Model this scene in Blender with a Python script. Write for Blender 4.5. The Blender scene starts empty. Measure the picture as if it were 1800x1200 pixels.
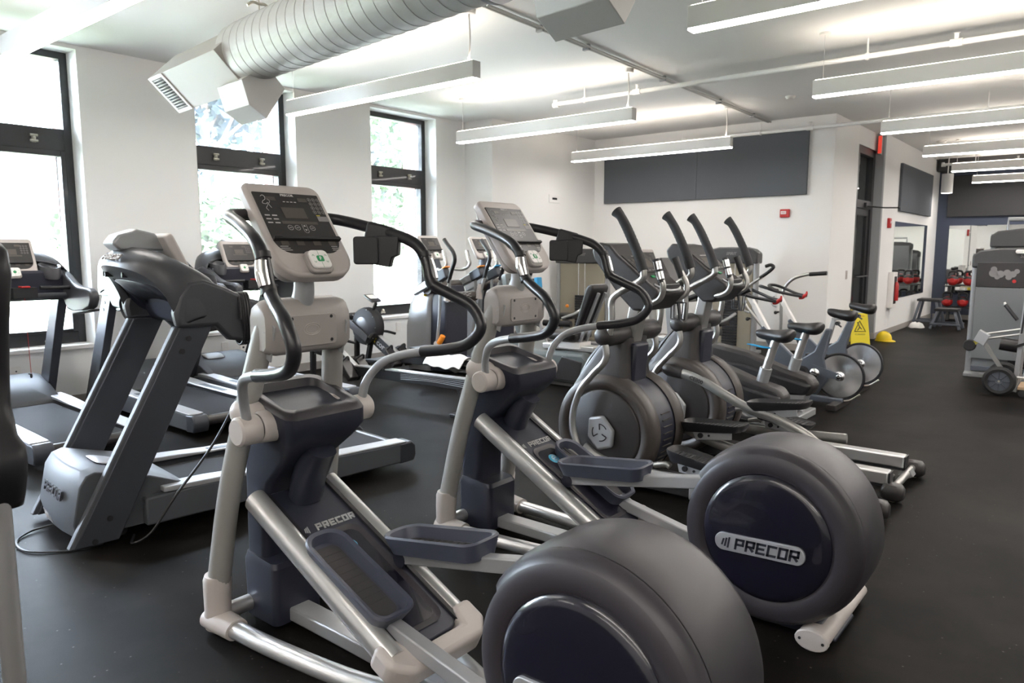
import bpy, bmesh, math, random
from mathutils import Vector, Matrix
random.seed(7)
S = bpy.context.scene
C = S.collection
R_ = math.radians

# ---------------------------------------------------------------- camera, sky, sun, exposure
cam_d = bpy.data.cameras.new('camera'); cam = bpy.data.objects.new('camera', cam_d); C.objects.link(cam)
cam_d.sensor_width = 36.0; cam_d.lens = 1285.0 / 1800.0 * 36.0; cam_d.clip_start = 0.05; cam_d.clip_end = 300
cam.location = (0, 0, 1.6)
cam.rotation_euler = (R_(90 - 7.0976), 0, R_(39.170))
cam_d.dof.use_dof = True; cam_d.dof.focus_distance = 3.6; cam_d.dof.aperture_fstop = 5.0
S.camera = cam
S.view_settings.view_transform = 'Standard'; S.view_settings.look = 'None'
S.view_settings.gamma = 1.0; S.view_settings.use_curve_mapping = False
S.view_settings.exposure = 1.88

W = bpy.data.worlds.new('sky'); S.world = W; W.use_nodes = True
wn = W.node_tree.nodes; wn.clear()
wo = wn.new('ShaderNodeOutputWorld'); wb = wn.new('ShaderNodeBackground')
wb.inputs[0].default_value = (0.82, 0.90, 1.04, 1); wb.inputs[1].default_value = 25.0
W.node_tree.links.new(wb.outputs[0], wo.inputs[0])
sd = bpy.data.lights.new('sun', 'SUN'); sd.energy = 16.0; sd.angle = R_(0.6); sd.color = (1, .96, .9)
sun = bpy.data.objects.new('sun', sd); C.objects.link(sun)
sun.rotation_euler = Vector((0.50, 0.13, -0.86)).to_track_quat('-Z', 'Y').to_euler()

# ---------------------------------------------------------------- materials
M = {}
def mat(name, col, rough=.5, metal=0., bump=0., bscale=200., var=0., vscale=3., coat=0., spec=.5, emit=None, estr=0., alpha=None):
    m = bpy.data.materials.new(name); m.use_nodes = True
    nt = m.node_tree; b = nt.nodes['Principled BSDF']
    b.inputs['Base Color'].default_value = (*col, 1); b.inputs['Roughness'].default_value = rough
    b.inputs['Metallic'].default_value = metal; b.inputs['Coat Weight'].default_value = coat
    b.inputs['Specular IOR Level'].default_value = spec
    if emit: b.inputs['Emission Color'].default_value = (*emit, 1); b.inputs['Emission Strength'].default_value = estr
    tc = nt.nodes.new('ShaderNodeTexCoord')
    if var > 0:
        n = nt.nodes.new('ShaderNodeTexNoise'); n.inputs['Scale'].default_value = vscale; n.inputs['Detail'].default_value = 6
        nt.links.new(tc.outputs['Object'], n.inputs['Vector'])
        mx = nt.nodes.new('ShaderNodeMix'); mx.data_type = 'RGBA'
        mx.inputs['A'].default_value = (*[c * (1 - var) for c in col], 1); mx.inputs['B'].default_value = (*[min(1, c * (1 + var)) for c in col], 1)
        nt.links.new(n.outputs[0], mx.inputs['Factor']); nt.links.new(mx.outputs['Result'], b.inputs['Base Color'])
    if bump > 0:
        n2 = nt.nodes.new('ShaderNodeTexNoise'); n2.inputs['Scale'].default_value = bscale; n2.inputs['Detail'].default_value = 3
        nt.links.new(tc.outputs['Object'], n2.inputs['Vector'])
        bp = nt.nodes.new('ShaderNodeBump'); bp.inputs['Strength'].default_value = bump; bp.inputs['Distance'].default_value = .002
        nt.links.new(n2.outputs[0], bp.inputs['Height']); nt.links.new(bp.outputs[0], b.inputs['Normal'])
    M[name] = m; return m

mat('wall_paint', (.80, .80, .79), .85, bump=.05, bscale=300)
mat('ceiling_paint', (.78, .78, .77), .9)
mat('blue_paint', (.050, .062, .095), .8)
mat('baseboard', (.33, .31, .29), .6)
mat('post_grey', (0.2708, 0.2628, 0.2507), .42, bump=.08, bscale=600)
mat('beige', (0.3264, 0.3008, 0.2856), .42, bump=.08, bscale=600)
mat('beige_light', (0.4641, 0.4254, 0.4033), .42, bump=.05, bscale=600)
mat('silver', (.60, .60, .60), .30, .75)
mat('silver_rough', (.42, .43, .45), .42, .45)
mat('grey_paint', (.36, .37, .38), .38, .35)
mat('chrome', (.85, .85, .86), .12, 1.)
mat('navy', (0.0195, 0.0221, 0.0358), .40, bump=.06, bscale=700)
mat('navy_gloss', (.0095, .0095, .018), .22, coat=.4)
mat('hood_grey', (.036, .0325, .039), .40, bump=.05, bscale=500)
mat('pedal_blue', (0.0540, 0.0612, 0.0900), .45, bump=.06, bscale=600)
mat('rubber_black', (.014, .014, .017), .30)
mat('black', (.012, .012, .014), .45)
mat('black_matte', (.02, .02, .022), .75)
mat('tread_rubber', (.055, .052, .055), .75, bump=.3, bscale=150)
mat('panel_dark', (0.0280, 0.0259, 0.0266), .36)
mat('lcd', (0.0840, 0.0735, 0.0630), .32)
mat('print_white', (.55, .53, .52), .5)
mat('print_grey', (.22, .21, .21), .5)
mat('white_plastic', (.78, .76, .74), .4)
mat('green', (.02, .25, .09), .4)
mat('yellow_print', (.5, .42, .05), .5)
mat('cyan', (.04, .35, .55), .35)
mat('blue_lever', (.02, .28, .55), .4)
mat('orange', (.85, .28, .02), .4)
mat('red', (.45, .02, .02), .4)
mat('yellow', (.85, .62, .02), .45)
mat('sign_yellow', (.80, .66, .03), .45)
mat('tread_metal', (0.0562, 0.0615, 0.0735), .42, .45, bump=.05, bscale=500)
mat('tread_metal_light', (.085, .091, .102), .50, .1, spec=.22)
mat('head_grey', (0.0527, 0.0544, 0.0612), .40, .12, bump=.05, bscale=500)
mat('belt', (.026, .027, .031), .8, spec=.2, bump=.2, bscale=400)
mat('amt_silver', (0.3360, 0.3440, 0.3520), .32, .4)
mat('rec_grey', (.10, .115, .115), .4)
mat('spirit_dark', (0.0292, 0.0267, 0.0267), .42, bump=.05, bscale=500)
mat('spirit_band', (0.0510, 0.0432, 0.0384), .38)
mat('tube_silver', (.42, .415, .40), .3, .75)
mat('duct', (.50, .50, .485), .45, .1)
mat('duct_panel', (.43, .405, .38), .5)
mat('duct_joint', (.30, .31, .32), .4, .4)
mat('fixture', (.74, .74, .73), .5)
mat('led', (1, 1, 1), .5, emit=(1, .945, .905), estr=11.8)
mat('led_up', (1, 1, 1), .5, emit=(1, .875, .74), estr=6.3)
mat('window_black', (.018, .018, .020), .4, coat=.15)
mat('steel_bit', (.55, .52, .45), .4, .8)
mat('acoustic', (.105, .115, .13), .95, bump=.5, bscale=500, var=.12, vscale=120)
mat('acoustic_dark', (.045, .045, .047), .95, bump=.4, bscale=500)
mat('grey_wall', (.30, .31, .32), .8)
mat('red_dark', (.16, .012, .012), .4)
mat('mirror', (.86, .88, .87), .01, 1.)
mat('stack_tan', (.26, .235, .18), .45)
mat('machine_shroud', (.05, .05, .052), .4)
mat('machine_panel', (.16, .17, .175), .4)
mat('cloth_white', (.85, .85, .84), .9, bump=.6, bscale=40)
mat('leather', (.018, .017, .018), .38, bump=.1, bscale=300)
mat('tyre', (.012, .012, .013), .6)
mat('plywood', (.42, .30, .19), .6, var=.1, vscale=12)
mat('keiser_grey', (.11, .125, .15), .35, .3)
mat('keiser_silver', (.58, .58, .60), .3, .6)
mat('magenta', (.35, .02, .12), .5)
mat('brick', (0.1500, 0.0500, 0.0350), .8)
mat('concrete', (0.3850, 0.3780, 0.3640), .85, var=.12, vscale=2)
mat('retaining', (0.2500, 0.2400, 0.2450), .9, var=.2, vscale=3)
mat('grass', (0.1500, 0.1800, 0.1000), .9, var=.3, vscale=8)
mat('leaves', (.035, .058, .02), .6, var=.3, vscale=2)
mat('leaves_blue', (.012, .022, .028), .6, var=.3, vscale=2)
mat('bark', (.10, .07, .05), .9)
mat('stone_white', (.75, .75, .73), .8)
mat('exit_red', (.9, .05, .04), .4, emit=(1, .10, .06), estr=.12)

# brushed spinning-disc look: radial anisotropic metal
def disc_mat():
    m = mat('brushed_disc', (.88, .88, .89), .24, .95)
    nt = m.node_tree; b = nt.nodes['Principled BSDF']; b.inputs['Anisotropic'].default_value = .9
    t = nt.nodes.new('ShaderNodeTangent'); t.direction_type = 'RADIAL'; t.axis = 'Y'
    nt.links.new(t.outputs[0], b.inputs['Tangent'])
disc_mat()
# black rubber gym floor with pale flecks and dusty scuffs
def floor_mat():
    m = mat('rubber_floor', (.028, .026, .025), .50, spec=.055)
    nt = m.node_tree; b = nt.nodes['Principled BSDF']; L = nt.links.new
    tc = nt.nodes.new('ShaderNodeTexCoord')
    n = nt.nodes.new('ShaderNodeTexNoise'); n.inputs['Scale'].default_value = 1.3; n.inputs['Detail'].default_value = 8; n.inputs['Roughness'].default_value = .65
    L(tc.outputs['Object'], n.inputs['Vector'])
    r = nt.nodes.new('ShaderNodeValToRGB'); r.color_ramp.elements[0].position = .40; r.color_ramp.elements[0].color = (.0035, .003, .0027, 1)
    r.color_ramp.elements[1].position = .70; r.color_ramp.elements[1].color = (.0165, .0142, .0122, 1)
    L(n.outputs[0], r.inputs[0])
    v = nt.nodes.new('ShaderNodeTexVoronoi'); v.inputs['Scale'].default_value = 16
    L(tc.outputs['Object'], v.inputs['Vector'])
    v2 = nt.nodes.new('ShaderNodeValToRGB'); v2.color_ramp.elements[0].position = .0; v2.color_ramp.elements[0].color = (1, 1, 1, 1)
    v2.color_ramp.elements[1].position = .085; v2.color_ramp.elements[1].color = (0, 0, 0, 1)
    L(v.outputs['Distance'], v2.inputs[0])
    mx = nt.nodes.new('ShaderNodeMix'); mx.data_type = 'RGBA'; mx.inputs['B'].default_value = (.22, .21, .20, 1)
    mu = nt.nodes.new('ShaderNodeMath'); mu.operation = 'MULTIPLY'; mu.inputs[1].default_value = .55
    L(v2.outputs[0], mu.inputs[0]); L(mu.outputs[0], mx.inputs['Factor']); L(r.outputs[0], mx.inputs['A']); L(mx.outputs['Result'], b.inputs['Base Color'])
    n3 = nt.nodes.new('ShaderNodeTexNoise'); n3.inputs['Scale'].default_value = 400; L(tc.outputs['Object'], n3.inputs['Vector'])
    bp = nt.nodes.new('ShaderNodeBump'); bp.inputs['Strength'].default_value = .35; bp.inputs['Distance'].default_value = .002
    L(n3.outputs[0], bp.inputs['Height']); L(bp.outputs[0], b.inputs['Normal'])
floor_mat()
def brick_mat():
    nt = M['brick'].node_tree; b = nt.nodes['Principled BSDF']; L = nt.links.new
    tc = nt.nodes['Texture Coordinate']; mp = nt.nodes.new('ShaderNodeMapping'); mp.inputs['Rotation'].default_value = (R_(90), 0, 0)
    k = nt.nodes.new('ShaderNodeTexBrick'); k.inputs['Scale'].default_value = 4.5
    k.inputs['Color1'].default_value = (.16, .055, .04, 1); k.inputs['Color2'].default_value = (.10, .035, .028, 1); k.inputs['Mortar'].default_value = (.30, .27, .24, 1)
    L(tc.outputs['Object'], mp.inputs[0]); L(mp.outputs[0], k.inputs['Vector']); L(k.outputs[0], b.inputs['Base Color'])
brick_mat()
def glass_mat():
    m = bpy.data.materials.new('glass'); m.use_nodes = True; nt = m.node_tree; nt.nodes.clear()
    o = nt.nodes.new('ShaderNodeOutputMaterial'); t = nt.nodes.new('ShaderNodeBsdfTransparent'); g = nt.nodes.new('ShaderNodeBsdfGlossy')
    t.inputs[0].default_value = (.93, .96, .97, 1); g.inputs['Roughness'].default_value = .02
    f = nt.nodes.new('ShaderNodeFresnel'); f.inputs[0].default_value = 1.35; x = nt.nodes.new('ShaderNodeMixShader')
    nt.links.new(f.outputs[0], x.inputs[0]); nt.links.new(t.outputs[0], x.inputs[1]); nt.links.new(g.outputs[0], x.inputs[2])
    # glare haze on the panes, imitated by mixing in a faint bluish veil
    d = nt.nodes.new('ShaderNodeBsdfTranslucent'); d.inputs[0].default_value = (.85, .93, 1, 1); y = nt.nodes.new('ShaderNodeMixShader'); y.inputs[0].default_value = .010
    nt.links.new(x.outputs[0], y.inputs[1]); nt.links.new(d.outputs[0], y.inputs[2]); nt.links.new(y.outputs[0], o.inputs[0])
    M['glass'] = m
glass_mat()

# ---------------------------------------------------------------- geometry helpers
def spline(pts, n=6, closed=False):
    P = [Vector(p) for p in pts]
    if len(P) < 3 or n <= 1: return P
    out = []; N = len(P)
    for i in range(N - 1 if not closed else N):
        p0 = P[i - 1] if (i > 0 or closed) else P[0] * 2 - P[1]
        p1 = P[i]; p2 = P[(i + 1) % N]
        p3 = P[(i + 2) % N] if (i + 2 < N or closed) else P[-1] * 2 - P[-2]
        for k in range(n):
            t = k / n
            out.append(.5 * ((2 * p1) + (p2 - p0) * t + (2 * p0 - 5 * p1 + 4 * p2 - p3) * t * t + (3 * p1 - p0 - 3 * p2 + p3) * t ** 3))
    if not closed: out.append(P[-1])
    return out

def rrect(w, h, r, n=5, cx=0, cy=0):
    """rounded rectangle outline; r one radius or four (BL, BR, TR, TL)"""
    if not isinstance(r, (tuple, list)): r = (r,) * 4
    o = []
    for (sx, sy, rr, a0) in ((-1, -1, r[0], 180), (1, -1, r[1], 270), (1, 1, r[2], 0), (-1, 1, r[3], 90)):
        for k in range(n + 1):
            a = R_(a0 + 90 * k / n)
            o.append((cx + sx * (w / 2 - rr) + rr * math.cos(a), cy + sy * (h / 2 - rr) + rr * math.sin(a)))
    return o

def circ(r, n=24, cx=0, cy=0, a0=0):
    return [(cx + r * math.cos(a0 + 2 * math.pi * k / n), cy + r * math.sin(a0 + 2 * math.pi * k / n)) for k in range(n)]

class G:
    def __init__(s, T=None): s.v = []; s.f = []; s.T = T
    def _a(s, vs, fs):
        b = len(s.v)
        s.v += [(s.T @ Vector(p)) if s.T is not None else Vector(p) for p in vs]
        s.f += [tuple(i + b for i in f) for f in fs]; return s
    def box(s, x0, x1, y0, y1, z0, z1):
        return s._a([(x, y, z) for z in (z0, z1) for y in (y0, y1) for x in (x0, x1)],
                    [(0, 2, 3, 1), (4, 5, 7, 6), (0, 1, 5, 4), (2, 6, 7, 3), (0, 4, 6, 2), (1, 3, 7, 5)])
    def beam(s, a, b, w, h, up=(0, 0, 1)):
        a = Vector(a); b = Vector(b); d = (b - a).normalized(); u = Vector(up)
        x = d.cross(u).normalized(); z = x.cross(d)
        vs = [p + x * sx * w / 2 + z * sz * h / 2 for p in (a, b) for sz in (-1, 1) for sx in (-1, 1)]
        return s._a(vs, [(0, 1, 3, 2), (4, 6, 7, 5), (0, 4, 5, 1), (2, 3, 7, 6), (0, 2, 6, 4), (1, 5, 7, 3)])
    def prism(s, poly, a, b, ax='y'):
        """extrude a 2-D outline between a and b along ax; outline is in the two other axes (y: x,z / z: x,y / x: y,z)"""
        n = len(poly)
        def p3(p, t): return (p[0], t, p[1]) if ax == 'y' else ((p[0], p[1], t) if ax == 'z' else (t, p[0], p[1]))
        vs = [p3(p, a) for p in poly] + [p3(p, b) for p in poly]
        return s._a(vs, [tuple(range(n)), tuple(range(2 * n - 1, n - 1, -1))] + [(i, i + n, (i + 1) % n + n, (i + 1) % n) for i in range(n)])
    def loft(s, rings, cap=True, closed=True):
        n = len(rings[0]); vs = [p for r in rings for p in r]; fs = []
        for j in range(len(rings) - 1):
            for i in range(n if closed else n - 1):
                k = (i + 1) % n
                fs.append((j * n + i, j * n + k, (j + 1) * n + k, (j + 1) * n + i))
        if cap and closed: fs += [tuple(range(n - 1, -1, -1)), tuple(range((len(rings) - 1) * n, len(rings) * n))]
        return s._a(vs, fs)
    def tube(s, pts, r, n=12, sub=6, cap=True, squash=None, up=None):
        P = spline(pts, sub); m = len(P); rad = []
        if isinstance(r, (list, tuple)):
            K = len(r) - 1
            for i in range(m):
                t = i / (m - 1) * K; k = min(int(t), K - 1); rad.append(r[k] + (r[k + 1] - r[k]) * (t - k))
        else: rad = [r] * m
        tg = [(P[min(i + 1, m - 1)] - P[max(i - 1, 0)]).normalized() for i in range(m)]
        u = Vector(up) if up else (Vector((0, 0, 1)) if abs(tg[0].z) < .9 else Vector((0, 1, 0)))
        nx = (u - tg[0] * u.dot(tg[0])).normalized(); rings = []
        for i in range(m):
            nx = (nx - tg[i] * nx.dot(tg[i])).normalized(); b = tg[i].cross(nx)
            sq = squash or (1, 1)
            rings.append([P[i] + nx * math.cos(a) * rad[i] * sq[0] + b * math.sin(a) * rad[i] * sq[1] for a in [2 * math.pi * k / n for k in range(n)]])
        return s.loft(rings, cap)
    def cyl(s, a, b, r, n=20, r2=None): return s.tube([a, b], [r, r2 if r2 is not None else r], n, 1)
    def lathe(s, prof, c=(0, 0, 0), ax='y', n=40, a0=0., a1=360., cap=False):
        """prof: list of (r, t) swept about ax through c"""
        full = abs(a1 - a0 - 360) < 1e-6; k = n if full else n + 1; c = Vector(c); rings = []
        for i in range(k):
            a = R_(a0 + (a1 - a0) * i / n); ca, sa = math.cos(a), math.sin(a)
            ring = []
            for (r, t) in prof:
                if ax == 'y': q = Vector((r * ca, t, r * sa))
                elif ax == 'z': q = Vector((r * ca, r * sa, t))
                else: q = Vector((t, r * ca, r * sa))
                ring.append(c + q)
            rings.append(ring)
        m = len(prof); vs = [p for r in rings for p in r]; fs = []
        for j in range(k if full else k - 1):
            jj = (j + 1) % k
            for i in range(m - 1): fs.append((j * m + i, jj * m + i, jj * m + i + 1, j * m + i + 1))
        if not full and cap: fs += [tuple(range(m)), tuple(range((k - 1) * m + m - 1, (k - 1) * m - 1, -1))]
        return s._a(vs, fs)
    def ball(s, c, r, n=14, sc=(1, 1, 1)):
        vs = []; fs = []; m = n // 2
        for j in range(m + 1):
            ph = math.pi * j / m
            for i in range(n):
                th = 2 * math.pi * i / n
                vs.append((c[0] + r * sc[0] * math.sin(ph) * math.cos(th), c[1] + r * sc[1] * math.sin(ph) * math.sin(th), c[2] + r * sc[2] * math.cos(ph)))
        for j in range(m):
            for i in range(n): fs.append((j * n + i, (j + 1) * n + i, (j + 1) * n + (i + 1) % n, j * n + (i + 1) % n))
        return s._a(vs, fs)
    def ring(s, c, r0, r1, n=20):
        vs = [(c[0] + r * math.cos(2 * math.pi * i / n), c[1] + r * math.sin(2 * math.pi * i / n), c[2]) for i in range(n) for r in (r0, r1)]
        return s._a(vs, [(2 * i, 2 * i + 1, (2 * i + 3) % (2 * n), (2 * i + 2) % (2 * n)) for i in range(n)])
    def quad(s, x0, x1, y0, y1, z): return s._a([(x0, y0, z), (x1, y0, z), (x1, y1, z), (x0, y1, z)], [(0, 1, 2, 3)])

GLY = {'P': [[(0, 0), (0, 1), (1, 1), (1, .45), (0, .45)]], 'R': [[(0, 0), (0, 1), (1, 1), (1, .45), (0, .45)], [(.45, .45), (1, 0)]],
       'E': [[(1, 0), (0, 0), (0, 1), (1, 1)], [(0, .5), (.85, .5)]], 'C': [[(1, 0), (0, 0), (0, 1), (1, 1)]], 'O': [[(0, 0), (0, 1), (1, 1), (1, 0), (0, 0)]]}
def block_word(g, word, h, cx=0, cy=0, z0=0, z1=.001, wd=.62, th=.20, gap=.30, lean=.18):
    """squared stroke lettering, one mesh, centred on cx, cy"""
    t = th * h; w = wd * h; pitch = w + t + gap * h * .5; x0 = cx - (len(word) - 1) * pitch / 2 - w / 2
    for i, ch in enumerate(word):
        for path in GLY[ch]:
            for a, b in zip(path[:-1], path[1:]):
                A = Vector((a[0] * w, (a[1] - .5) * (h - t))); B = Vector((b[0] * w, (b[1] - .5) * (h - t))); d = (B - A).normalized(); n = Vector((-d.y, d.x)) * t / 2; e = d * t * (.5 if abs(d.x * d.y) < .01 else .1)
                q = [A - e - n, B + e - n, B + e + n, A - e + n]
                g.prism([(x0 + i * pitch + p.x + lean * p.y, cy + p.y) for p in q], z0, z1, 'z')
    return g

def part(name, g, m, parent=None, bevel=0., label=None, smooth=True, subsurf=0, solid=0., ang=38, seg=2):
    me = bpy.data.meshes.new(name); me.from_pydata([tuple(v) for v in g.v], [], g.f)
    bm = bmesh.new(); bm.from_mesh(me); bmesh.ops.remove_doubles(bm, verts=bm.verts, dist=1e-5)
    if not solid: bmesh.ops.recalc_face_normals(bm, faces=bm.faces)
    bm.to_mesh(me); bm.free(); me.update()
    if smooth:
        for p in me.polygons: p.use_smooth = True
        me.set_sharp_from_angle(angle=R_(ang))
    me.materials.append(M[m] if isinstance(m, str) else m)
    o = bpy.data.objects.new(name, me); C.objects.link(o)
    if parent: o.parent = parent
    if solid: k = o.modifiers.new('solid', 'SOLIDIFY'); k.thickness = solid; k.offset = 0
    if bevel: k = o.modifiers.new('bevel', 'BEVEL'); k.width = bevel; k.segments = seg; k.limit_method = 'ANGLE'; k.angle_limit = R_(ang); k.harden_normals = False
    if subsurf: k = o.modifiers.new('sub', 'SUBSURF'); k.levels = subsurf; k.render_levels = subsurf
    if label: o['label'] = label
    return o

def thing(name, label, cat, loc=(0, 0, 0), rz=0., group=None):
    o = bpy.data.objects.new(name, None); C.objects.link(o); o.empty_display_size = .1
    o.location = loc; o.rotation_euler = (0, 0, rz); o['label'] = label; o['category'] = cat
    if group: o['group'] = group
    return o
def tag(o, label, cat, group=None):
    o['label'] = label; o['category'] = cat
    if group: o['group'] = group
    return o
def struct(name, g, m, parent=None, **k):
    o = part(name, g, m, parent, **k)
    if not parent: o['kind'] = 'structure'
    return o
def dup(root, loc=None, rz=None, label=None, group=None):
    def cp(o, par):
        c = o.copy(); C.objects.link(c)
        if par: c.parent = par
        for ch in list(o.children): cp(ch, c)
        return c
    r = cp(root, None)
    if loc is not None: r.location = loc
    if rz is not None: r.rotation_euler = (0, 0, rz)
    if label: r['label'] = label
    if group: r['group'] = group
    return r
def frame(o, x, y):
    """matrix whose local X, Y are the given directions and origin o"""
    x = Vector(x).normalized(); y = Vector(y); y = (y - x * y.dot(x)).normalized(); z = x.cross(y)
    return Matrix(((x.x, y.x, z.x, o[0]), (x.y, y.y, z.y, o[1]), (x.z, y.z, z.z, o[2]), (0, 0, 0, 1)))
def text(name, body, size, T, m, parent, ext=.001, shear=0., bold=0., spacing=1., align='CENTER', xs=1.):
    cu = bpy.data.curves.new(name, 'FONT'); cu.body = body; cu.size = size; cu.extrude = ext; cu.shear = shear; cu.offset = bold
    cu.space_character = spacing; cu.align_x = align; cu.align_y = 'CENTER'; cu.resolution_u = 2
    t = bpy.data.objects.new('tmp', cu); C.objects.link(t); bpy.context.view_layer.update()
    dg = bpy.context.evaluated_depsgraph_get(); me = bpy.data.meshes.new_from_object(t.evaluated_get(dg))
    bpy.data.objects.remove(t); me.transform(T @ Matrix.Diagonal((xs, 1, 1, 1))); me.name = name
    me.materials.clear(); me.materials.append(M[m]); o = bpy.data.objects.new(name, me); C.objects.link(o)
    if parent: o.parent = parent
    return o
def logo_bars(g, x, h, w=.14, gap=.22, lean=.2, z=.001, k=3):
    """three slanted strokes of the maker's mark, height h, starting at x (in the current frame of g)"""
    for i in range(k):
        a = x + i * gap * h; hh = h * (.62 + .19 * i)
        g.prism([(a - lean * h / 2, -hh / 2), (a - lean * h / 2 + w * h, -hh / 2), (a + lean * h / 2 + w * h, hh / 2), (a + lean * h / 2, hh / 2)], 0, z, 'z')
    return g

# ================================================================ ROOM
XW = -8.26; HC = 3.65; YB = -5.0; XR = 6.5; YF = 19.8; XC = -3.25
struct('floor', G().box(-8.7, XR, YB, YF + .2, -.1, 0), 'rubber_floor', smooth=False)
struct('ceiling', G().box(-8.75, XR, YB, YF + .2, HC, HC + .12), 'ceiling_paint', smooth=False)
WIN = [(-.79, .55), (1.80, 3.17), (4.39, 5.73), (6.97, 8.27)]
ZS = .615; ZH = 3.61
g = G(); last = YB
for (a, b) in WIN:
    g.box(XW - .45, XW, last, a, 0, HC)
    g.box(XW - .45, XW, a, b, 0, ZS); g.box(XW - .45, XW, a, b, ZH, HC); last = b
g.box(XW - .45, XW, last, 12.1, 0, HC)
struct('wall_left', g, 'wall_paint', smooth=False)
struct('wall_recess', G().box(XW, -7.68, 8.93, 12.1, 0, HC), 'wall_paint', smooth=False)
struct('wall_far', G().box(-7.68, -3.38, 11.9, 12.6, 0, HC).box(-3.9, -3.38, 12.6, 13.25, 0, HC), 'wall_paint', smooth=False)
struct('wall_corridor', G().box(-3.55, XC, 14.5, YF, 0, HC), 'wall_paint', smooth=False)
struct('wall_pier', G().box(-3.62, XC, 14.4, 14.5, 0, HC), 'grey_wall', smooth=False)
struct('wall_back', G().box(-3.3, XR, YF, YF + .2, 0, HC), 'blue_paint', smooth=False)
struct('wall_right', G().box(XR, XR + .15, YB, YF, 0, HC), 'wall_paint', smooth=False)
struct('wall_rear', G().box(-8.7, XR, YB - .15, YB, 0, HC), 'wall_paint', smooth=False)
struct('baseboard_far', G().box(-7.68, -3.38, 11.885, 11.9, 0, .11), 'baseboard', bevel=.004)
struct('baseboard_corridor', G().box(XC, XC + .014, 14.4, YF, 0, .11), 'baseboard', bevel=.004)
struct('baseboard_pier', G().box(-3.62, XC, 14.386, 14.4, 0, .11).box(-3.38, -3.366, 11.9, 13.25, 0, .11), 'baseboard', bevel=.004)
struct('baseboard_back', G().box(-3.2, XR, YF - .014, YF, 0, .11), 'baseboard', bevel=.004)
struct('baseboard_left', G().box(XW, XW + .014, YB, 8.93, 0, .11).box(XW, -7.68, 8.916, 8.93, 0, .11).box(-7.68, -7.666, 8.93, 11.9, 0, .11), 'baseboard', bevel=.004)
struct('trim_soffit', G().box(-3.2, XR, YF - .55, YF, 3.38, HC), 'acoustic_dark', smooth=False)

# windows: black steel frames set deep in white reveals
for i, (a, b) in enumerate(WIN):
    x0, x1 = XW - .38, XW - .24
    g = G(); fw = .075
    g.box(x0, x1, a, a + fw, ZS, ZH).box(x0, x1, b - fw, b, ZS, ZH).box(x0, x1, a + fw, b - fw, ZH - .07, ZH).box(x0, x1, a + fw, b - fw, ZS, ZS + .13)
    g.box(x0, x1, a + fw, b - fw, 2.62, 2.84)
    g.box(x0 + .03, x1 + .015, a + fw, a + fw + .05, ZS + .13, 2.62).box(x0 + .03, x1 + .015, b - fw - .05, b - fw, ZS + .13, 2.62)
    g.box(x0 + .03, x1 + .015, a + fw + .05, b - fw - .05, 2.56, 2.62).box(x0 + .03, x1 + .01, a + fw + .05, b - fw - .05, ZS + .13, ZS + .16)
    w = struct('window_%d' % (i + 1), g, 'window_black', bevel=.006)
    part('lower_pane', G().box(x0 + .06, x0 + .07, a + fw + .03, b - fw - .03, ZS + .13, 2.60), 'glass', w, smooth=False)
    part('upper_pane', G().box(x0 + .06, x0 + .07, a + fw - .02, b - fw + .02, 2.82, ZH - .05), 'glass', w, smooth=False)
    for yy in (a + .36, b - .36):
        k = G()
        for dz in (.02, -.035): k.cyl((x1 + .02, yy - .035, 2.73 + dz), (x1 + .02, yy + .035, 2.73 + dz), .013, 8)
        k.box(x1 - .002, x1 + .02, yy - .018, yy + .018, 2.68, 2.76).ball((x1 + .02, yy, 2.725), .02, 8)
        part('hinge', k, 'steel_bit', w)
        k = G().box(x1 - .002, x1 + .012, yy - .03, yy + .03, ZS + .045, ZS + .075).ball((x1 + .01, yy, ZS + .085), .025, 8).ball((x1 + .01, yy - .03, ZS + .05), .014, 8).ball((x1 + .01, yy + .03, ZS + .05), .014, 8)
        part('latch', k, 'steel_bit', w)
    part('inner_sill', G().box(XW - .24, XW + .03, a - .03, b + .03, ZS - .03, ZS + .012), 'white_plastic', w, bevel=.005)
# outlets on the knee wall (pairs)
def outlet(y, z, kind, label):
    t = thing('wall_outlet', label, 'outlet', (XW, y, z), 0, 'outlets on the window wall')
    part('cover_plate', G().prism(rrect(.085, .135, .008), 0, .008, 'x'), 'white_plastic', t, bevel=.002)
    g = G()
    if kind: g.cyl((.006, 0, .02), (.0095, 0, .02), .008, 12).cyl((.006, 0, -.02), (.0095, 0, -.02), .014, 12)
    else: g.box(.006, .0095, -.018, .018, .008, .05).box(.006, .0095, -.018, .018, -.05, -.008)
    part('sockets', g, 'navy' if kind else 'wall_paint', t)
outlet(2.42, .40, 1, 'white data outlet below first window, behind leftmost treadmill console')
outlet(2.27, .39, 0, 'white power outlet at left edge of frame under first window')
outlet(3.62, .42, 0, 'white power outlet seen between the posts of the big grey treadmill')
outlet(4.62, .43, 0, 'white power outlet under second window behind hanging black plugs')
outlet(4.86, .43, 1, 'white data outlet under second window beside the elliptical post')
outlet(7.42, .46, 0, 'white power outlet under third window right of rowing machine fan')
outlet(7.67, .46, 1, 'white data outlet under third window beside silver machine tower')

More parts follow.
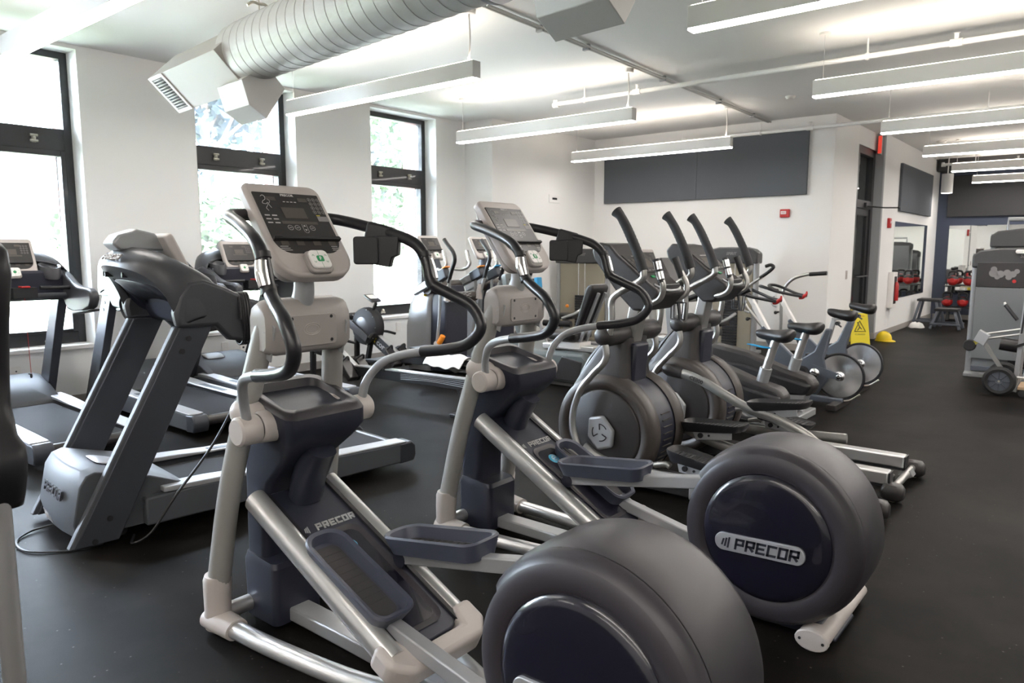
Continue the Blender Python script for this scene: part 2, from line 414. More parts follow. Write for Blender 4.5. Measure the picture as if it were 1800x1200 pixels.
# acoustic panels
t = thing('acoustic_panel', 'long grey fabric acoustic panel high on the white far wall', 'acoustic panel', (-5.6, 11.894, 2.95))
for (a, b, n) in ((-1.84, .005, 0), (.008, 1.845, 1)): part('fabric_panel', G().box(a, b, -.05, 0, -.485, .495), 'acoustic', t, bevel=.006)
tag(part('acoustic_panel', G().box(XC + .004, XC + .05, 15.7, 18.75, 2.35, 3.25), 'acoustic', bevel=.006), 'grey acoustic panel on corridor wall above the side mirror', 'acoustic panel')
tag(part('acoustic_panel', G().box(-3.05, 5.5, YF - .055, YF - .006, 2.37, 3.30), 'acoustic_dark', bevel=.006), 'dark charcoal acoustic panel across the blue back wall', 'acoustic panel')
tag(part('wall_mirror', G().box(XC, XC + .012, 15.5, 18.65, .66, 2.15), 'mirror', smooth=False), 'tall mirror on the corridor wall beside fire extinguisher cabinet', 'mirror')
tag(part('wall_mirror', G().box(-2.98, 4.5, YF - .014, YF, .62, 2.17), 'mirror', smooth=False), 'wide mirror on blue back wall behind the kettlebells', 'mirror')

# alarm devices, plates, signs
t = thing('fire_alarm', 'red fire alarm strobe on white far wall below grey panel', 'fire alarm', (-4.08, 11.9, 2.185))
part('housing', G().box(-.075, .075, -.05, 0, -.065, .065), 'red', t, bevel=.012)
part('strobe_lens', G().box(-.055, .03, -.062, -.048, -.015, .035), 'white_plastic', t, bevel=.01)
text('lettering', 'FIRE', .035, frame((-.012, -.063, .01), (1, 0, 0), (0, 0, 1)), 'red', t, .0005)
t = thing('fire_alarm', 'small red alarm strobe high on corridor wall left of mirror', 'fire alarm', (XC, 14.98, 2.1))
part('housing', G().box(0, .05, -.07, .07, -.09, .09), 'red', t, bevel=.01)
part('strobe_lens', G().box(.045, .075, -.03, .03, -.01, .03), 'white_plastic', t, bevel=.008)
t = thing('wall_plate', 'small white plate with black sensor slot on side wall', 'wall plate', (-7.68, 10.6, 2.50))
part('plate', G().box(0, .012, -.16, .16, -.07, .07), 'wall_paint', t, bevel=.004)
part('sensor_slot', G().box(.01, .016, -.07, .07, -.018, .018), 'black', t, bevel=.003)
t = thing('light_switch', 'white rocker light switch beside the black corridor door', 'light switch', (-3.38, 12.9, 1.2))
part('cover_plate', G().box(0, .01, -.045, .045, -.07, .07), 'beige_light', t, bevel=.003); part('rocker', G().box(.008, .016, -.02, .02, -.04, .04), 'beige_light', t, bevel=.003)
t = thing('exit_sign', 'red lit exit sign on the grey corridor pier near ceiling', 'exit sign', (-3.30, 14.33, 3.44))
part('housing', G().box(-.012, .012, -.06, .06, -.16, .16), 'white_plastic', t, bevel=.003)
part('red_face', G().box(-.03, .03, -.068, -.058, -.15, .15), 'exit_red', t, bevel=.002)

# glazed corridor door in black frame
d = struct('door_1', G().box(-3.66, -3.54, 13.25, 13.37, 0, 3.35).box(-3.66, -3.54, 14.26, 14.4, 0, 3.35).box(-3.66, -3.54, 13.37, 14.26, 3.22, 3.35).box(-3.66, -3.54, 13.37, 14.26, 2.32, 2.46)
           .box(-3.63, -3.57, 13.37, 13.49, 0, 2.32).box(-3.63, -3.57, 14.14, 14.26, 0, 2.32).box(-3.63, -3.57, 13.49, 14.14, 2.2, 2.32).box(-3.63, -3.57, 13.49, 14.14, 0, .25), 'window_black', bevel=.005)
part('door_pane', G().box(-3.605, -3.595, 13.49, 14.14, .25, 2.2).box(-3.605, -3.595, 13.37, 14.26, 2.46, 3.22), 'glass', d, smooth=False)
d.location.x = .15
part('push_bar', G().tube([(-3.57, 13.45, 1.15), (-3.50, 13.5, 1.15), (-3.50, 14.1, 1.15), (-3.57, 14.2, 1.15)], .015, 8), 'black', d)
part('closer_arm', G().box(-3.56, -3.50, 13.8, 14.1, 2.34, 2.42).tube([(-3.52, 13.85, 2.36), (-3.25, 13.95, 2.33), (-3.05, 14.1, 2.33)], .012, 8, 1).ball((-3.05, 14.1, 2.33), .025, 8), 'black', d)
struct('wall_header', G().box(-3.52, -3.38, 13.25, 14.4, 3.35, HC), 'ceiling_paint', smooth=False)
struct('wall_vestibule', G().box(-5.2, -5.1, 12.6, 15.0, 0, HC).box(-5.2, -3.62, 15.0, 15.1, 0, HC), 'wall_paint', smooth=False)

# fire extinguisher cabinet
t = thing('extinguisher_cabinet', 'white fire cabinet with red extinguisher inside on corridor wall', 'fire cabinet', (XC, 15.42, .85))
part('cabinet_body', G().box(0, .10, -.16, .16, -.34, .34), 'white_plastic', t, bevel=.006)
part('door_glass', G().box(.098, .104, -.10, .10, -.26, .26), 'panel_dark', t, bevel=.003)
part('extinguisher', G().lathe([(0, -.2), (.045, -.2), (.05, -.18), (.05, .1), (.03, .15), (.0, .16)], (.115, 0, 0), 'z', 16), 'red', t)

# ceiling services
t = thing('ceiling_conduit', 'twin grey conduit running along the ceiling towards far wall', 'conduit', (-4.3, 4.8, HC - .03))
for dx in (-.018, .022): part('conduit_pipe', G().cyl((.1 + dx, 0, 0), (-.08 + dx, 7.05, 0), .013, 8), 'duct', t)
for y in (.8, 1.6, 3.3, 5.0, 6.3): part('conduit_clip', G().box(.03 - y * .025 + .02, .13 - y * .025, y - .015, y + .015, -.03, .03), 'duct_joint', t, bevel=.004)
def sprinkler(y, x0, x1, z, label, drops):
    t = thing('sprinkler_pipe', label, 'pipe', (0, y, z))
    part('pipe', G().cyl((x0, 0, 0), (x1, 0, 0), .027, 12).cyl((x0, 0, 0), (x0, 0, .05), .03, 10).cyl((x0 - .03, 0, -.01), (x0 + .05, 0, -.01), .034, 10), 'ceiling_paint', t)
    for x in drops:
        part('hanger_rod', G().cyl((x, 0, 0), (x, 0, HC - z), .008, 6).lathe([(.03, -.02), (.04, 0), (.03, .02)], (x, 0, 0), 'x', 12), 'ceiling_paint', t)
        k = x + .75
        part('sprinkler_head', G().cyl((k - .05, 0, 0), (k + .05, 0, 0), .036, 12).cyl((k, 0, .03), (k, 0, .08), .018, 8).lathe([(.012, .08), (.03, .085), (.0, .09)], (k, 0, 0), 'z', 10), 'steel_bit' if k > 0 else 'ceiling_paint', t)
sprinkler(7.95, -5.75, 6.3, 3.48, 'white sprinkler pipe crossing the ceiling in front of far lights', (-5.3, -2.0, 1.2, 4.2))
sprinkler(11.55, -5.7, 6.3, 3.42, 'white sprinkler pipe running close to the far wall', (-4.4, -1.4, 1.8, 4.8))
sprinkler(18.55, -3.0, 6.3, 3.45, 'sprinkler pipe in the distance by blue back wall', (-2.4, .5, 3.6))
def disc(x, y, label, r=.06, h=.04, cat='smoke detector'):
    tag(part('smoke_detector' if cat == 'smoke detector' else 'ceiling_canopy', G().lathe([(0, 0), (r * 1.1, 0), (r * 1.1, -h * .4), (r * .8, -h), (0, -h * 1.05)], (x, y, HC), 'z', 20), 'white_plastic'), label, cat)
disc(-3.5, 10.2, 'small round smoke detector on ceiling left of the right-hand light rows')
disc(-2.65, 16.1, 'round smoke detector on ceiling above the fourth right-hand light', .08)
disc(-2.75, 18.2, 'white round detector on ceiling in front of dark soffit', .08)

# pendant linear lights
def pendant(x0, x1, y, label, group):
    L = x1 - x0
    t = thing('pendant_light', label, 'ceiling light', (x0, y, 3.06), 0, group)
    part('light_body', G().box(0, L, -.05, .05, .012, .155), 'fixture', t, bevel=.003)
    part('lower_diffuser', G().box(.004, L - .004, -.047, .047, 0, .012), 'led', t, smooth=False)
    part('upper_diffuser', G().box(.02, L - .02, -.04, .04, .155, .160), 'led_up', t, smooth=False)
    part('power_cord', G().tube([(L - .09, 0, .16), (L - .08, .005, .35), (L - .09, 0, .58)], .008, 6).cyl((L - .09, 0, .155), (L - .09, 0, .20), .012, 8), 'white_plastic', t)
    part('canopy', G().lathe([(.0, .55), (.055, .55), (.062, .56), (.062, .59), (0, .59)], (L - .09, 0, 0), 'z', 20), 'white_plastic', t)
    part('suspension_wire', G().cyl((.08, 0, .155), (.08, 0, .59), .0025, 5), 'silver', t)
    part('canopy', G().lathe([(.0, .57), (.05, .57), (.05, .59), (0, .59)], (.08, 0, 0), 'z', 16), 'white_plastic', t)
    return t
YS = [2.08, 4.86, 7.55, 10.32]
NL = ['nearest left pendant light cut by the top-left corner', 'left pendant light hanging under the round duct', 'middle left pendant light with white cord to conduit', 'farthest left pendant light before the grey wall panel']
for y, l in zip(YS, NL): pendant(-7.1 + (.1 if y < 3 else 0), -4.35, y, l, 'left row of linear pendant lights')
YR = [4.75, 7.5, 10.35, 13.2, 16.1, 19.0]
NR = ['nearest right pendant light cut by top edge of photo', 'right pendant light hanging from round white canopy', 'third right pendant light, its end in front of red exit sign',
      'fourth right pendant light down the corridor side', 'fifth right pendant light, second from the back', 'rearmost right pendant light just before the dark panel']
for y, l in zip(YR, NR): pendant(-2.32 - (y - 4.75) * .012, 4.6, y, l, 'right row of linear pendant lights')
for y in (-.7, -3.4):
    pendant(-7.0, -4.35, y, 'left pendant light behind the camera', 'left row of linear pendant lights'); pendant(-2.3, 4.6, y, 'right pendant light behind the camera', 'right row of linear pendant lights')
t = thing('cylinder_light', 'white cylinder downlight hanging in front of dark back panel', 'ceiling light', (-2.95, 18.9, 2.86))
part('lamp_shade', G().lathe([(.0, .42), (.115, .42), (.115, 0), (.10, 0), (.10, .03), (0, .03)], (0, 0, 0), 'z', 24), 'fixture', t)
part('lamp_disc', G().lathe([(0, .025), (.1, .025)], (0, 0, 0), 'z', 20), 'led', t)
part('stem', G().cyl((0, 0, .42), (0, 0, .79), .012, 8), 'fixture', t)

# spiral duct with branch boxes
t = thing('air_duct', 'big round white spiral air duct with box registers', 'air duct', (-5.73, 3.5, 3.22), -R_(5.5))
L = 6.0; g = G(); prof = []
k = 0.0
while k < L:
    prof += [(.240, k), (.240, k + .118), (.2425, k + .121), (.2425, k + .124)]; k += .127
g.lathe(prof + [(.240, L)], (0, 0, 0), 'x', 48)
part('round_duct', g, 'duct', t, ang=25)
for x in (2.95, 3.5): part('duct_collar', G().lathe([(.24, x), (.265, x + .004), (.265, x + .045), (.24, x + .05)], (0, 0, 0), 'x', 40), 'duct_joint', t)
c45 = math.cos(R_(45))
def rot(u, v): return (u * c45 + v * c45, -u * c45 + v * c45)      # u: away and down, v: away and up
def quad45(u0, u1, v0, v1): return [rot(u0, v0), rot(u1, v0), rot(u1, v1), rot(u0, v1)]
bx = part('register_box', G().prism(quad45(-.19, .19, -.25, .10), -1.28, .12, 'x'), 'duct_panel', t, bevel=.004)
Tg = frame((-1.12, *rot(0, -.252)), (1, 0, 0), (0, *rot(-1, 0)))
g = G(Tg)
g.box(-.16, -.12, -.19, .19, 0, .012).box(.12, .16, -.19, .19, 0, .012).box(-.12, .12, -.19, -.16, 0, .012).box(-.12, .12, .16, .19, 0, .012)
part('grille_frame', g, 'white_plastic', t, bevel=.003)
g = G(Tg)
for i in range(12):
    y = -.155 + i * .0265; g._a([(-.12, y, .0), (.12, y, .0), (.12, y + .017, .012), (-.12, y + .017, .012)], [(0, 1, 2, 3)])
part('grille_louvres', g, 'fixture', t, solid=.002)
part('grille_recess', G(Tg).quad(-.12, .12, -.16, .16, .001), 'black_matte', t)
hexp = [(-.165, -.27), (.057, -.13), (.21, -.29), (.035, -.55), (-.11, -.46)]
part('branch_box', G().prism(hexp, -.17, .28, 'x'), 'duct', t, bevel=.004)
part('branch_box', G().prism(hexp, 3.42, 3.86, 'x'), 'duct', t, bevel=.004)
part('flange_disc', G().lathe([(0, .0), (.2, .0), (.2, .02), (0, .02)], (-.95, .42, .2), 'y', 24), 'duct', t)
g = G()
for x in (.3, 3.9):
    g.cyl((x, 0, .26), (x, 0, .43), .006, 6).tube([(x, -.10, .30), (x, -.05, .335), (x, 0, .33), (x, .05, .335), (x, .10, .30)], .012, 6)
part('duct_hanger', g, 'steel_bit', t)

# ================================================================ MACHINES
def console(parent, T, w=.35, h=.45, style='elliptical', simple=False):
    """flat-panel console; T's X is right, Y up the face, Z towards the user, origin at the top centre of the face"""
    b = part('console_housing', G(T).prism(rrect(w, h, (.10, .10, .05, .03) if style == 'elliptical' else (.06, .06, .03, .03), 6, 0, -h / 2), -.055, 0, 'z'), 'beige_light', parent, bevel=.014, seg=3)
    pw = w * .86; ph = h * .655
    pan = part('display_panel', G(T).prism(rrect(pw, ph, (.07, .07, .004, .004), 6, 0, -h * .115 - ph / 2), -.002, .004, 'z'), 'panel_dark', parent, bevel=.0015)
    part('lcd_screen', G(T).box(-.052, .052, -h * .28 - .053, -h * .28, .004, .0055), 'lcd', pan, smooth=False)
    g = G(T)
    g.box(-.10, -.06, -h * .165 - .018, -h * .165, .004, .005).box(.045, .085, -h * .165 - .018, -h * .165, .004, .005)
    for x in (-.125, -.055, .022, .095): g.box(x, x + .034, -h * .69, -h * .69 + .02, .004, .005)
    g.box(-.078, .088, -h * .46, -h * .43, .004, .005)
    part('small_displays', g, 'lcd', pan, smooth=False)
    if simple:
        g = G(T)
        for r in range(4):
            for c in range(3): g.ring((w * .24 + c * .022, -h * .2 - r * .022, .005), .005, .0075, 10)
        part('button_prints', g, 'print_grey', pan, smooth=False)
    else:
        g = G(T); z = .0046
        for r in range(4):
            for c in range(3):
                x = .100 + c * .0215; y = -h * .175 - r * .0215 + .0 * c
                g.ring((x, y, z), .0072, .0082, 18).box(x - .001, x + .001, y - .003, y + .003, .004, z)
        for x in (-.05, -.018, .052): g.ring((x, -h * .50, z), .0105, .0122, 20).box(x - .006, x + .006, -h * .50 - .001, -h * .50 + .001, .004, z)
        part('number_key_prints', g, 'print_white', pan, smooth=False)
        g = G(T)
        pill = rrect(.022, .05, .0108, 8, .018, -h * .50); n = len(pill); pin = rrect(.019, .047, .0094, 8, .018, -h * .50)
        g._a([(p[0], p[1], z) for p in pill] + [(p[0], p[1], z) for p in pin], [(i, (i + 1) % n, n + (i + 1) % n, n + i) for i in range(n)])
        g._a([(.012, -h * .485, z), (.024, -h * .485, z), (.018, -h * .465, z)], [(0, 1, 2)])
        g._a([(.012, -h * .515, z), (.018, -h * .535, z), (.024, -h * .515, z)], [(0, 1, 2)])
        part('arrow_key_prints', g, 'print_white', pan, smooth=False)
        g = G(T)                                              # the running figure and small captions
        man = [(-.122, -.075), (-.112, -.068), (-.104, -.076), (-.108, -.09), (-.118, -.096), (-.126, -.108), (-.112, -.112), (-.102, -.104), (-.108, -.12), (-.118, -.132), (-.112, -.145)]
        g.tube([(x, y, .0045) for x, y in man], .0009, 5, 3).tube([(-.098, -.086, .0045), (-.09, -.098, .0045), (-.1, -.112, .0045), (-.094, -.13, .0045)], .0009, 5, 3)
        for r in range(3):
            for c in range(2): g.box(-.14 + c * .032, -.118 + c * .032, -.17 - r * .018, -.165 - r * .018, .004, z)
        for k in range(4): g.box(-.03 + k * .017, -.02 + k * .017, -.098, -.095, .004, z)
        for k in range(3): g.box(-.135, -.10 + .006 * k, -.318 - .009 * k, -.3155 - .009 * k, .004, z).box(.10, .13 + .006 * k, -.318 - .009 * k, -.3155 - .009 * k, .004, z)
        part('caption_prints', g, 'print_white', pan, smooth=False)
        part('warning_print', G(T).box(.10, .152, -.19, -.165, .004, .0045), 'print_grey', pan, smooth=False)
        part('caution_print', G(T).box(.10, .118, -.163, -.158, .004, .0045), 'yellow_print', pan, smooth=False)
        text('maker_name', 'PRECOR', .016, T @ Matrix.Translation((0, -h * .14, .0045)), 'print_white', pan, .0003, .1, .0004)
    sh = part('reading_shelf', G(T).prism([(-.155, -h * .645), (.155, -h * .645), (.150, -h * .612), (.12, -h * .612), (.115, -h * .622), (-.115, -h * .622), (-.12, -h * .612), (-.150, -h * .612)], .0, .022, 'z'), 'black', parent, bevel=.003)
    part('keypad_base', G(T).prism(rrect(.105, .10, .022, 5, -.005, -h * .885), 0, .022, 'z'), 'beige', parent, bevel=.006)
    kp = part('keypad', G(T).prism(rrect(.088, .083, .02, 5, -.005, -h * .875), .018, .032, 'z'), 'white_plastic', parent, bevel=.004)
    if style == 'elliptical':
        part('green_badge', G(T).prism(rrect(.030, .027, .006, 3, -.005, -h * .875), .032, .0335, 'z'), 'green', kp)
        text('badge_letter', 'F', .022, T @ Matrix.Translation((-.005, -h * .875, .0337)), 'white_plastic', kp, .0002, 0, .0006)
    else: part('green_badge', G(T).prism(circ(.013, 18, -.005, -h * .875), .032, .0335, 'z'), 'green', kp)
    g = G(T)
    for x in (-.033, .023):
        y = -h * .84; g.tube([(x - .005, y - .004, .033), (x, y + .003, .033), (x + .005, y - .004, .033)], .0008, 4, 1)
        y = -h * .91; g.tube([(x - .005, y + .004, .033), (x, y - .003, .033), (x + .005, y + .004, .033)], .0008, 4, 1)
    g.box(-.0055, -.0045, -h * .97 + .002, -h * .91, .0315, .0325).box(-.0055, -.0045, -h * .84, -h * .79, .0315, .0325)
    part('key_prints', g, 'green', kp, smooth=False)
    return b

def mirror_pts(P, c=.634): return [(x, c - y, z) for x, y, z in P]

def elliptical(loc, label, low_near=True, dz=0.0):
    t = thing('elliptical_trainer', label, 'elliptical machine', loc, 0, 'grey and navy crosstrainers in the foreground')
    YC = .317
    # upright posts with moulded boots and toes
    for s in (0, 1):
        mp = (lambda P: P) if s == 0 else mirror_pts
        part('upright_post', G().tube(mp([(-.046, .058, .20), (.05, .075, .62), (.15, .115, 1.0), (.232, .158, 1.31)]), [.052, .050, .050, .048], 20, 6, squash=(.85, 1.0), up=(0, 1, 0)), 'post_grey', t)
        y0 = .055 if s == 0 else .634 - .055
        rings = []
        for (z, cx, rx, ry) in ((.02, -.055, .060, .05), (.06, -.058, .066, .056), (.10, -.052, .058, .052), (.17, -.050, .060, .054), (.235, -.046, .060, .056), (.255, -.044, .054, .050)):
            rings.append([(cx + rx * math.cos(a), y0 + ry * math.sin(a), z) for a in [2 * math.pi * k / 24 for k in range(24)]])
        part('post_boot', G().loft(rings), 'beige_light', t)
        part('corner_foot', G().tube(mp([(-.10, .035, .055), (-.02, .052, .055), (.085, .058, .050)]), [.045, .058, .052], 20, 4, squash=(.85, 1)), 'beige_light', t)
        part('levelling_pad', G().cyl((-.06, y0, 0), (-.06, y0, .02), .03, 14), 'black', t)
        part('base_rail', G().tube(mp([(.06, .056, .050), (.35, .075, .052), (.75, .125, .058), (1.05, .205, .065), (1.22, .29, .07)]), .040, 18, 6, squash=(.85, 1)), 'silver', t)
        if s == 0: pz = 1
        # bracket plates and bolts that carry the upper housing
        b = part('bracket_plate', G().prism([(.225, 1.19), (.275, 1.17), (.315, 1.31), (.27, 1.33)], *((.142, .150) if s == 0 else (.484, .492)), 'y'), 'grey_paint', t, bevel=.003)
        for (x, z) in ((.292, 1.29), (.276, 1.222)):
            yb = .137 if s == 0 else .497
            part('bolt', G().cyl((x - .012, yb, z), (x - .012, yb + (.012 if s else -.012), z), .013, 12).ball((x - .012, yb + (.012 if s else -.012), z), .009, 8), 'grey_paint', b)
    part('front_crossbar', G().cyl((-.05, .06, .075), (-.05, .574, .075), .035, 16), 'silver', t)
    part('centre_beam', G().beam((.1, YC, .055), (1.40, YC, .055), .10, .06), 'grey_paint', t, bevel=.008)
    # upper housing between the posts
    prof = [(.30, 1.215), (.305, 1.30), (.30, 1.36), (.275, 1.405), (.235, 1.415), (.19, 1.395), (.175, 1.35), (.17, 1.22), (.20, 1.20), (.28, 1.195)]
    rings = []
    for (y, k) in ((.118, .80), (.135, .93), (.165, 1.), (.469, 1.), (.499, .93), (.516, .80)):
        rings.append([(.24 + (x - .24) * k, y, 1.30 + (z - 1.30) * k) for x, z in prof])
    h = part('upper_housing', G().loft(rings), 'beige', t, ang=50)
    part('access_panel', G().prism(rrect(.235, .125, .015, 4, YC, 1.285), .303, .3085, 'x'), 'beige', h, bevel=.002)
    for (y, z) in ((.225, 1.335), (.41, 1.335), (.225, 1.24), (.41, 1.24)): part('screw_hole', G().cyl((.300, y, z), (.3095, y, z), .007, 10), 'black', h)
    g = G(); 
    for rr in (.032, .024): g.tube([(.309, YC + rr * 1.25 * math.cos(a), 1.29 + rr * .72 * math.sin(a)) for a in [2 * math.pi * k / 20 for k in range(21)]], .0014, 5, 1)
    part('oval_emblem', g, 'beige_light', h)
    part('console_neck', G().tube([(.245, YC, 1.39), (.262, YC, 1.46), (.25, YC, 1.60)], [.045, .040, .038], 18, 4), 'grey_paint', t)
    # console
    T = frame((.115, .322, 1.868), (0, 1, 0), (-.595, 0, .804))
    console(t, T, .352, .452)
    part('console_back', G(T).prism(rrect(.30, .40, .05, 5, 0, -.225), -.10, -.05, 'z'), 'beige', t, bevel=.03, seg=3)
    # handlebars: grey riser from the pivot, black grip loop back behind the console
    near = [(.262, .045, .935), (.275, .025, 1.03), (.33, -.01, 1.11), (.42, -.045, 1.152), (.53, -.072, 1.176)]
    loop = [(.53, -.072, 1.176), (.66, -.085, 1.195), (.765, -.10, 1.225), (.82, -.118, 1.295), (.775, -.115, 1.375), (.68, -.085, 1.425), (.605, -.058, 1.47), (.572, -.055, 1.57), (.525, -.048, 1.625), (.44, -.025, 1.662), (.30, .02, 1.70), (.19, .052, 1.725), (.145, .10, 1.735), (.135, .19, 1.735), (.17, .27, 1.70)]
    for s in (0, 1):
        mp = (lambda P: P) if s == 0 else mirror_pts
        part('handlebar_riser', G().tube(mp(near), .019, 16, 6), 'grey_paint', t)
        hb = part('handlebar_grip', G().tube(mp(loop), .0235, 16, 6), 'rubber_black', t)
        part('pulse_contact', G().tube(mp([(.603, -.072, 1.482), (.588, -.072, 1.525), (.578, -.066, 1.565)]), [.021, .0235, .021], 14, 4), 'chrome', hb)
        part('grip_collar', G().tube(mp([(.612, -.062, 1.455), (.600, -.058, 1.478)]), .0265, 16, 1), 'black', hb)
        part('grip_collar', G().tube(mp([(.574, -.055, 1.572), (.566, -.054, 1.592)]), .0265, 16, 1), 'black', hb)
        ys = [(.0, .085), (.088, .185)] if s == 0 else [(.549, .634), (.449, .546)]
        part('pivot_housing', G().lathe([(0, ys[0][0]), (.048, ys[0][0]), (.056, ys[0][0] + .008), (.057, ys[0][1])] if s == 0 else [(.057, ys[0][0]), (.056, ys[0][1] - .008), (.048, ys[0][1]), (0, ys[0][1])], (.250, 0, .918), 'y', 28)
             .lathe([(.055, ys[1][0]), (.062, ys[1][0] + .01), (.066, ys[1][1]), (0, ys[1][1])] if s == 0 else [(0, ys[1][0]), (.066, ys[1][0]), (.062, ys[1][1] - .01), (.055, ys[1][1])], (.255, 0, .922), 'y', 28), 'beige_light', t)
        part('pivot_bracket', G().tube(mp([(.10, .105, .965), (.13, .11, .962), (.20, .135, .945), (.27, .17, .925)]), [.045, .062, .066, .060], 22, 4), 'beige_light', t)
    # remote control and phone holder on the far bar
    rh = part('accessory_holder', G().beam((.31, .60, 1.665), (.40, .668, 1.635), .075, .12), 'black', t, bevel=.012)
    part('holder_pocket', G(frame((.345, .575, 1.60), (.8, .6, 0), (0, 0, 1))).prism(rrect(.105, .115, .014, 4), .0, .03, 'z'), 'black', rh, bevel=.005)
    part('holder_cradle', G(frame((.40, .63, 1.60), (.8, .6, 0), (0, 0, 1))).prism([(-.06, -.055), (.02, -.07), (.03, -.03), (.055, -.02), (.06, .06), (-.06, .06)], -.03, .03, 'z'), 'black', rh, bevel=.005)
    # central tower: foot box, column and accessory tray
    def ring(x0, x1, y0, y1, z0, z1, r=.03):
        return [(p[0], p[1], z0 + (z1 - z0) * (p[0] - x0) / (x1 - x0)) for p in rrect(x1 - x0, y1 - y0, r, 4, (x0 + x1) / 2, (y0 + y1) / 2)]
    part('foot_box', G().loft([ring(-.085, .15, .20, .435, .02, .02), ring(-.09, .155, .198, .437, .27, .27), ring(-.08, .14, .205, .43, .305, .29)]), 'navy', t, ang=30)
    part('column', G().loft([ring(-.085, .06, .215, .42, .29, .29), ring(-.08, .07, .215, .42, .50, .50), ring(-.06, .13, .205, .43, .66, .64), ring(-.02, .26, .19, .445, .80, .75), ring(.03, .36, .155, .48, .93, .84), ring(.06, .405, .135, .50, .985, .895), ring(.06, .40, .13, .505, 1.03, .955)]), 'navy', t, ang=50)
    rim = [ring(.055, .405, .125, .51, 1.035, .955, .05), ring(.06, .395, .135, .50, 1.062, .975, .05), ring(.095, .345, .165, .47, 1.055, .985, .045), ring(.11, .325, .185, .45, .995, .955, .04)]
    tr = part('accessory_tray', G().loft(rim, cap=False), 'hood_grey', t, ang=60)
    part('tray_floor', G()._a(ring(.105, .33, .18, .455, .996, .956, .04), [tuple(range(20))]), 'hood_grey', tr, smooth=False)
    part('lift_cover', G().loft([ring(.15, .27, .25, .385, .56, .56, .05), ring(.19, .31, .25, .385, .68, .66, .05), ring(.25, .37, .25, .385, .80, .76, .05), ring(.30, .39, .26, .375, .825, .78, .04)]), 'navy', t, ang=60)
    # ramp
    z0 = .575 + dz; z1 = .205; xa, xb = .185, .965
    def rz(x): return z0 + (z1 - z0) * (x - xa) / (xb - xa)
    dn = Vector((xb - xa, 0, z1 - z0)).normalized(); up = Vector((-dn.z, 0, dn.x))
    def on(x, y, k=0.): return (x + up.x * k, y, rz(x) + up.z * k)
    for y, nm in ((.135, 0), (.499, 1)):
        part('ramp_rail', G().tube([on(xa - .045, y, 0 if nm == 0 else -.02), on(xb, y, 0 if nm == 0 else -.02)], .052, 20, 1, squash=(.95, .85)), 'silver', t)
        part('rail_slot', G().beam(on(xa - .03, y + (.043 if nm == 0 else -.043), .012), on(xb, y + (.043 if nm == 0 else -.043), .012), .018, .03), 'black', t)
    T = frame(on((xa + xb) / 2, YC), (0, 1, 0), tuple(-dn)); Lr = (Vector(on(xb, 0)) - Vector(on(xa - .06, 0))).length
    pn = part('ramp_cover', G(T).prism(rrect(.285, Lr - .02, (.06, .06, .01, .01), 5, 0, .02), -.03, .018, 'z'), 'navy', t, bevel=.008)
    # recessed well
    o = rrect(.20, .56, .05, 6, 0, -.10); i_ = rrect(.16, .52, .04, 6, 0, -.10)
    part('well_rim', G(T).loft([[(x, y, .0185) for x, y in o], [(x, y, .024) for x, y in rrect(.212, .572, .055, 6, 0, -.10)], [(x, y, .020) for x, y in rrect(.19, .55, .05, 6, 0, -.10)], [(x, y, .0185) for x, y in i_]], cap=False), 'hood_grey', pn, ang=60)
    part('well_floor', G(T).prism(i_, .018, .0195, 'z'), 'navy_gloss', pn, smooth=False)
    part('round_badge', G(T).lathe([(0, .0225), (.03, .0225), (.034, .0195)], (0, .085, 0), 'z', 28), 'cyan', pn)
    part('badge_ring', G(T).ring((0, .085, .0232), .014, .018, 24).box(-.01, .01, .083, .087, .0228, .0232), 'print_white', pn)
    part('maker_logo', block_word(G(T), 'PRECOR', .036, .030, .225, .017, .0195, .55, .24, .22), 'silver', pn, smooth=False)
    part('logo_strokes', logo_bars(G(T @ Matrix.Translation((-.118, .225, .018))), 0, .034, z=.0016), 'grey_paint', pn, smooth=False)
    part('ramp_end_cap', G(T).prism([(-.235, -Lr / 2 + .10), (-.235, -Lr / 2 - .0), (-.17, -Lr / 2 - .06), (.17, -Lr / 2 - .06), (.235, -Lr / 2 - .0), (.235, -Lr / 2 + .10), (.145, -Lr / 2 + .10), (.12, -Lr / 2 + .02), (-.12, -Lr / 2 + .02), (-.145, -Lr / 2 + .10)], -.055, .04, 'z'), 'beige_light', t, bevel=.022, seg=3)
    # foot plates on swinging arms
    def pedal(y, low):
        if low:  a = (.44, .515 + dz * .6); b = (.93, .315)
        else:    a = (.64, .490 + dz * .4); b = (1.14, .580)
        d = Vector((b[0] - a[0], 0, b[1] - a[1])).normalized(); n = Vector((-d.z, 0, d.x))
        mid = Vector(((a[0] + b[0]) / 2, y, (a[1] + b[1]) / 2))
        P = frame(mid, tuple(d), (0, 1, 0))
        outer = rrect(.50, .185, (.075, .05, .05, .075), 6); inner = rrect(.46, .145, (.06, .04, .04, .06), 6); low_o = rrect(.46, .15, (.07, .045, .045, .07), 6)
        pd = part('foot_plate', G(P).loft([[(x, yy, -.055) for x, yy in low_o], [(x, yy, .01) for x, yy in outer], [(x, yy, .018) for x, yy in rrect(.49, .175, (.07, .05, .05, .07), 6)], [(x, yy, .012) for x, yy in inner], [(x, yy, -.030) for x, yy in rrect(.44, .125, (.055, .035, .035, .055), 6)]]), 'pedal_blue', t, ang=45)
        g = G(P)
        for k in range(9): g.box(-.16 + k * .035, -.152 + k * .035, -.05, .05, -.031, -.0275)
        part('foot_tread', g.prism(rrect(.40, .11, .03, 4), -.034, -.029, 'z'), 'tread_rubber', pd)
        s = mid + d * (.08 if low else -.20) - n * (.088 if low else .085); c = Vector((1.46, y, .165)) if low else Vector((1.50, y, .585))
